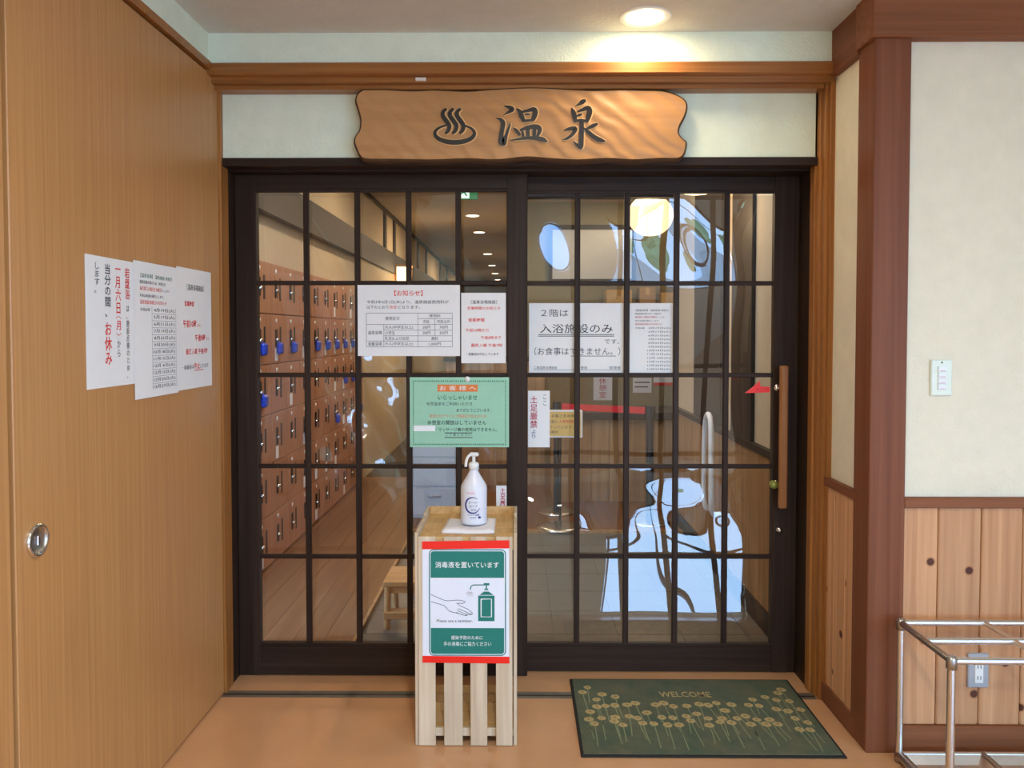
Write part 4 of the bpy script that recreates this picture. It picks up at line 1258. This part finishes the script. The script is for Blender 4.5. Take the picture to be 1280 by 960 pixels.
for y0, nc, lab in units:
    u = thing('locker_cabinet', 'brown wooden key lockers, ' + lab, 'locker', (LX, y0, 0.014), 'key lockers along the left wall')
    obj('body', MB().box(-1.96, LX - 0.002, y0 + 0.001, y0 + 0.3 * nc - 0.001, 0.014, 1.83), 'locker_wood', u)
    for c in range(nc):
        for r in range(6):
            d = mk('door', door_m, u, (0, 0.3 * c, 0.022 + 0.3 * r - 0.014 + 0.0))
            mk('lock', lock_m, d); mk('key_cylinder', cyl_m, d); mk('finger_slot', slot_m, d); mk('number_disc', num_m, d)
            if r in (2, 3, 4) and rl.random() < {4: 0.95, 3: 0.75, 2: 0.4}[r]: mk('key_tag', tagm, d)
            if rl.random() < 0.42: mk('paper_label', labm, d)

# wall lamp, corridor lamps, exit sign
al = thing('wall_lantern', 'glowing square paper wall lamp past the lockers', 'lamp', (-1.39, 9.3, 1.98))
obj('paper_shade', MB().box(-1.46, -1.31, 9.22, 9.38, 2.0, 2.2), 'andon_paper', al)
g = MB()
for x in (-1.465, -1.305):
    for y in (9.215, 9.385):
        g.box(x - 0.008, x + 0.008, y - 0.008, y + 0.008, 1.98, 2.22)
g.box(-1.48, -1.29, 9.20, 9.40, 2.20, 2.225).box(-1.47, -1.30, 9.21, 9.39, 1.98, 1.995).box(-1.50, -1.46, 9.28, 9.32, 2.05, 2.15)
obj('lamp_frame', g, 'stool_wood', al)
lamp(al, (-1.22, 9.3, 2.1), 6, 0.08, (1.0, 0.75, 0.42), 'POINT')
cd0 = None
for k, y in enumerate((9.1, 10.6, 13.5, 15.8, 17.9, 20.0)):
    t = thing('corridor_downlight', ['nearest', 'second', 'third', 'fourth', 'fifth', 'farthest'][k] + ' round downlight in the corridor ceiling', 'downlight', (-0.54, y, IC), 'corridor ceiling downlights')
    obj('ring', MB().lathe([(0.070, -0.002), (0.085, -0.006), (0.090, 0.0)], (-0.54, y, IC), 20), 'plastic_white', t)
    obj('lamp_glass', MB().lathe([(0.072, -0.004), (0.03, -0.010), (0.001, -0.011)], (-0.54, y, IC), 20), 'lamp_small', t)
    if k in (0, 2, 4): lamp(t, (-0.54, y, IC - 0.03), 26, 0.2, (1.0, 0.8, 0.55))
for k, (x, y, p) in enumerate(((-0.7, 4.4, 9), (-0.7, 6.2, 12), (0.6, 4.6, 7), (1.2, 7.3, 16))):  # fill lamps added inside, out of sight behind the door header
    t = thing('inner_fill_lamp', ['added unseen lamp over the near lockers', 'added unseen lamp over the far lockers', 'added unseen lamp over the tiled floor', 'added unseen lamp behind the counter'][k],
              'downlight', (x, y, IC), 'added unseen lamps above the doors')
    obj('ring', MB().lathe([(0.070, -0.002), (0.085, -0.006), (0.090, 0.0)], (x, y, IC), 20), 'plastic_white', t)
    obj('lamp_glass', MB().lathe([(0.072, -0.004), (0.03, -0.010), (0.001, -0.011)], (x, y, IC), 20), 'lamp_small', t)
    lamp(t, (x, y, IC - 0.03), p, 0.2, (1.0, 0.82, 0.58))
ex = thing('exit_sign', 'green glowing exit sign hanging in the corridor', 'sign', (-0.46, 7.02, 2.62))
obj('sign_box', MB().box(-0.54, -0.37, 7.0, 7.04, 2.62, 2.74, b=0.003), 'exit_green', ex)
obj('hanger', MB().cyl((-0.455, 7.02, 2.74), (-0.455, 7.02, IC), 0.008, n=8), 'plastic_white', ex)
obj('sign_face', MB().box(-0.535, -0.445, 6.996, 7.001, 2.627, 2.733), 'exit_glow', ex)
obj('running_figure', MB().prism([(a + 0.07, b - 0.125) for a, b in [(-0.56, 2.84), (-0.55, 2.83), (-0.555, 2.81), (-0.53, 2.775), (-0.545, 2.772), (-0.565, 2.80), (-0.59, 2.785), (-0.595, 2.79), (-0.57, 2.815)]], lambda x, z: (x, 6.9955, z), lambda x, z: (x, 6.994, z)), 'exit_green', ex)

# round paper lanterns
for k, (x, y, z) in enumerate(((1.262, 7.4, 2.53), (0.935, 4.05, 2.325))):
    t = thing('paper_lantern', ['round glowing paper lantern deep over the reception', 'nearer round paper lantern cut off by the door top'][k], 'lantern', (x, y, z - 0.2), 'round paper lanterns')
    prof = []
    for q in range(0, 49):
        a = PI * q / 48
        prof.append(((0.2 + 0.0035 * math.cos(q * PI)) * math.sin(a) * 0.98 + 0.02, -0.2 * 0.95 * math.cos(a)))
    obj('paper_shade', MB().lathe(prof, (x, y, z), 32), 'lantern_paper', t)
    obj('cap', MB().lathe([(0.001, 0.188), (0.05, 0.188), (0.05, 0.205), (0.001, 0.205)], (x, y, z), 16), 'inner_dark', t)
    obj('cord', MB().cyl((x, y, z + 0.2), (x, y, IC), 0.004, n=6), 'inner_dark', t)
    lamp(t, (x, y, z - 0.30), 5, 0.15, (1.0, 0.75, 0.45), 'POINT')

# step stool behind the left door
st = thing('step_stool', 'small wooden step stool on the tiles behind left door', 'stool', (-0.49, 3.74, 0.0))
for k in range(3):
    obj('seat_board', MB().box(-0.645, -0.30, 3.62 + k * 0.085, 3.702 + k * 0.085, 0.20, 0.224, b=0.003), 'stool_wood', st)
for x in (-0.625, -0.32):
    for y, dy in ((3.64, -0.025), (3.85, 0.025)):
        obj('leg', MB().tube([(x, y + dy, 0.0), (x, y, 0.20)], 0.016, 8), 'stool_wood', st)
obj('lower_step', MB().box(-0.64, -0.305, 3.60, 3.66, 0.05, 0.085, b=0.003), 'stool_wood', st)
obj('apron', MB().box(-0.63, -0.315, 3.635, 3.652, 0.165, 0.20), 'stool_wood', st)

# reception counter and the things around it
co = thing('reception_counter', 'wood fronted reception counter with dark top beyond the right door', 'counter', (1.4, 6.4, 0.014))
obj('counter_top', MB().box(0.25, 2.75, 6.25, 6.85, 0.70, 0.76, b=0.004), 'inner_dark', co)
for k in range(16):
    xa = 0.30 + k * 0.15
    obj('front_board', MB().box(xa + 0.001, xa + 0.149, 6.32, 6.345, 0.014, 0.70, b=0.002), 'inner_wood', co)
obj('side_panel', MB().box(0.285, 0.30, 6.32, 6.80, 0.014, 0.70), 'inner_wood', co)
pa = thing('wooden_partition', 'tall wood panelled desk block left of the counter, behind green notice', 'partition', (-0.35, 7.1, 0.014))
for k in range(6):
    xa = -0.66 + k * 0.15
    obj('panel_board', MB().box(xa + 0.001, xa + 0.149, 7.0, 7.03, 0.014, 1.15, b=0.002), 'inner_wood', pa)
obj('partition_top', MB().box(-0.68, 0.26, 6.98, 7.25, 1.15, 1.19, b=0.003), 'inner_dark', pa)
obj('partition_side', MB().box(-0.66, -0.645, 7.03, 7.25, 0.014, 1.15).box(0.23, 0.24, 7.03, 7.25, 0.014, 1.15), 'inner_wood', pa)
cb = thing('grey_cabinet', 'low pale grey cabinet seen past the left door', 'cabinet', (-0.62, 5.9, 0.014))
obj('body', MB().box(-0.80, -0.46, 5.75, 6.1, 0.014, 0.70, b=0.004), 'grey_cabinet', cb)
for z in (0.04, 0.26, 0.48):
    dr = obj('drawer', MB().box(-0.79, -0.47, 5.735, 5.752, z, z + 0.205, b=0.003), 'grey_cabinet', cb)
    obj('handle', MB().box(-0.68, -0.58, 5.72, 5.736, z + 0.14, z + 0.155, b=0.003), 'steel', dr)
nb = thing('notice_board', 'large plain grey board on the wall behind the reception', 'board', (0.78, 8.18, 1.95))
obj('board', MB().box(0.36, 1.20, 8.17, 8.195, 1.98, 2.50), 'board_grey', nb)
g = MB().box(0.32, 1.24, 8.16, 8.2, 2.50, 2.55).box(0.32, 1.24, 8.16, 8.2, 1.93, 1.98).box(0.32, 0.36, 8.16, 8.2, 1.98, 2.50).box(1.20, 1.24, 8.16, 8.2, 1.98, 2.50)
obj('frame', g, 'inner_dark', nb)
sf = thing('wall_shelf', 'shelf of cartons on the wall behind the reception', 'shelf', (1.5, 8.1, 1.66))
obj('shelf_board', MB().box(0.75, 2.3, 7.85, 8.195, 1.66, 1.69), 'inner_dark', sf)
for x in (0.9, 2.15):
    obj('bracket', MB().prism([(8.195, 1.66), (7.9, 1.66), (8.195, 1.50)], lambda y, z: (x, y, z), lambda y, z: (x + 0.02, y, z)), 'inner_dark', sf)
for k, (x, w, h, m, lab) in enumerate(((0.90, 0.26, 0.16, 'carton', 'wide cream carton at left end of the high shelf'), (1.24, 0.16, 0.18, 'carton_dark', 'narrow darker carton in the middle of high shelf'),
                                      (1.46, 0.30, 0.13, 'carton', 'flat cream carton at right on the high shelf'))):
    t = thing('carton', lab, 'box', (x + w / 2, 8.0, 1.69), 'cartons on the high shelf')
    obj('box_body', MB().box(x, x + w, 7.88, 8.12, 1.69, 1.69 + h, b=0.003), m, t)
    obj('packing_tape', MB().box(x + w / 2 - 0.02, x + w / 2 + 0.02, 7.878, 8.122, 1.69 + h * 0.6, 1.69 + h + 0.002), 'carton_dark' if m == 'carton' else 'carton', t)
sheet('wall_notice', 'cream notice with red vertical writing on the office wall', 'notice', (0.80, 8.195, 0.95 + 0.0), UX, DN, 0.20, 0.26, 'paper', [('v', 'ink_crimson', '休憩室', (0.3, 0.08, 0.7, 0.9))])
sheet('wall_notice', 'small white card with grey lines on the office wall', 'notice', (1.22, 8.195, 0.93), UX, DN, 0.20, 0.16, 'paper', [('h', 'ink_soft', (0.1, 0.3, 0.9, 0.08)), ('h', 'ink_soft', (0.1, 0.6, 0.8, 0.08))])
sheet('wall_notice', 'white card with red stripe on the office wall', 'notice', (1.44, 8.195, 0.95), UX, DN, 0.28, 0.10, 'paper', [('r', 'ink_red', (0, 0.7, 1, 1))])

# belt barrier and sign stand
for k, (x, y) in enumerate(((0.965, 5.62), (0.30, 5.95))):
    t = thing('barrier_post', ['dark belt barrier post nearest the right wall', 'dark belt barrier post holding the far end of red belt'][k], 'barrier', (x, y, 0.014), 'belt barrier posts')
    obj('base', MB().lathe([(0.001, 0.014), (0.15, 0.014), (0.15, 0.022), (0.12, 0.034), (0.03, 0.042), (0.001, 0.042)], (x, y, 0), 28), 'steel', t)
    obj('pole', MB().cyl((x, y, 0.04), (x, y, 0.80), 0.028, n=18), 'dark_metal', t)
    obj('belt_head', MB().cyl((x, y, 0.80), (x, y, 0.875), 0.038, n=18), 'plastic_black', t)
bl = thing('red_belt', 'red retractable belt stretched between the barrier posts', 'belt', (0.63, 5.78, 0.82))
a_, b_ = Vector((0.93, 5.637, 0)), Vector((0.335, 5.932, 0))
dv = (b_ - a_).normalized(); nv = Vector((-dv.y, dv.x, 0)) * 0.001
g = MB(); g.prism([(0, 0.815), (1, 0.815), (1, 0.865), (0, 0.865)], lambda t, z: tuple((a_ + (b_ - a_) * t + nv)[:2]) + (z,), lambda t, z: tuple((a_ + (b_ - a_) * t - nv)[:2]) + (z,))
obj('belt', g, 'belt_red', bl)
ss = thing('sign_stand', 'slim steel sign stand with an orange notice frame', 'sign stand', (0.29, 5.48, 0.014))
obj('base', MB().lathe([(0.001, 0.014), (0.16, 0.014), (0.16, 0.022), (0.13, 0.03), (0.02, 0.036), (0.001, 0.036)], (0.29, 5.48, 0), 28), 'steel', ss)
obj('pole', MB().cyl((0.30, 5.48, 0.03), (0.30, 5.48, 0.90), 0.008, n=10), 'dark_metal', ss)
obj('frame', MB().box(0.172, 0.456, 5.445, 5.47, 0.665, 0.862, b=0.003), 'plastic_white', ss)
sheet('notice', '', '', (0.184, 5.4445, 0.850), UX, DN, 0.260, 0.173, 'notice_orange', [
    ('t', 'ink', 'お客さまの中で', (0.20, 0.10, 0.92, 0.24)), ('t', 'ink_soft', '検温と', (0.08, 0.33, 0.36, 0.47)), ('t', 'ink_red', '人数制限', (0.40, 0.33, 0.80, 0.47)), ('t', 'ink', 'を', (0.83, 0.35, 0.90, 0.46)),
    ('t', 'ink_soft', '行っています。', (0.12, 0.57, 0.80, 0.70)), ('t', 'ink', '事務所', (0.10, 0.78, 0.38, 0.90))], parent=ss)
# white grab bar on the inner right wall
gb = thing('grab_bar', 'white looped grab bar on the wall inside right door', 'handrail', (XR - 0.02, 4.52, 0.45))
obj('bar', MB().tube(smooth_pts([(XR - 0.012, 4.60, 0.36), (XR - 0.06, 4.60, 0.38), (XR - 0.065, 4.60, 0.62), (XR - 0.065, 4.58, 0.86), (XR - 0.065, 4.52, 0.93), (XR - 0.065, 4.45, 0.88), (XR - 0.065, 4.43, 0.62), (XR - 0.06, 4.43, 0.38), (XR - 0.012, 4.43, 0.36)], 5), 0.016, 10), 'plastic_white', gb)
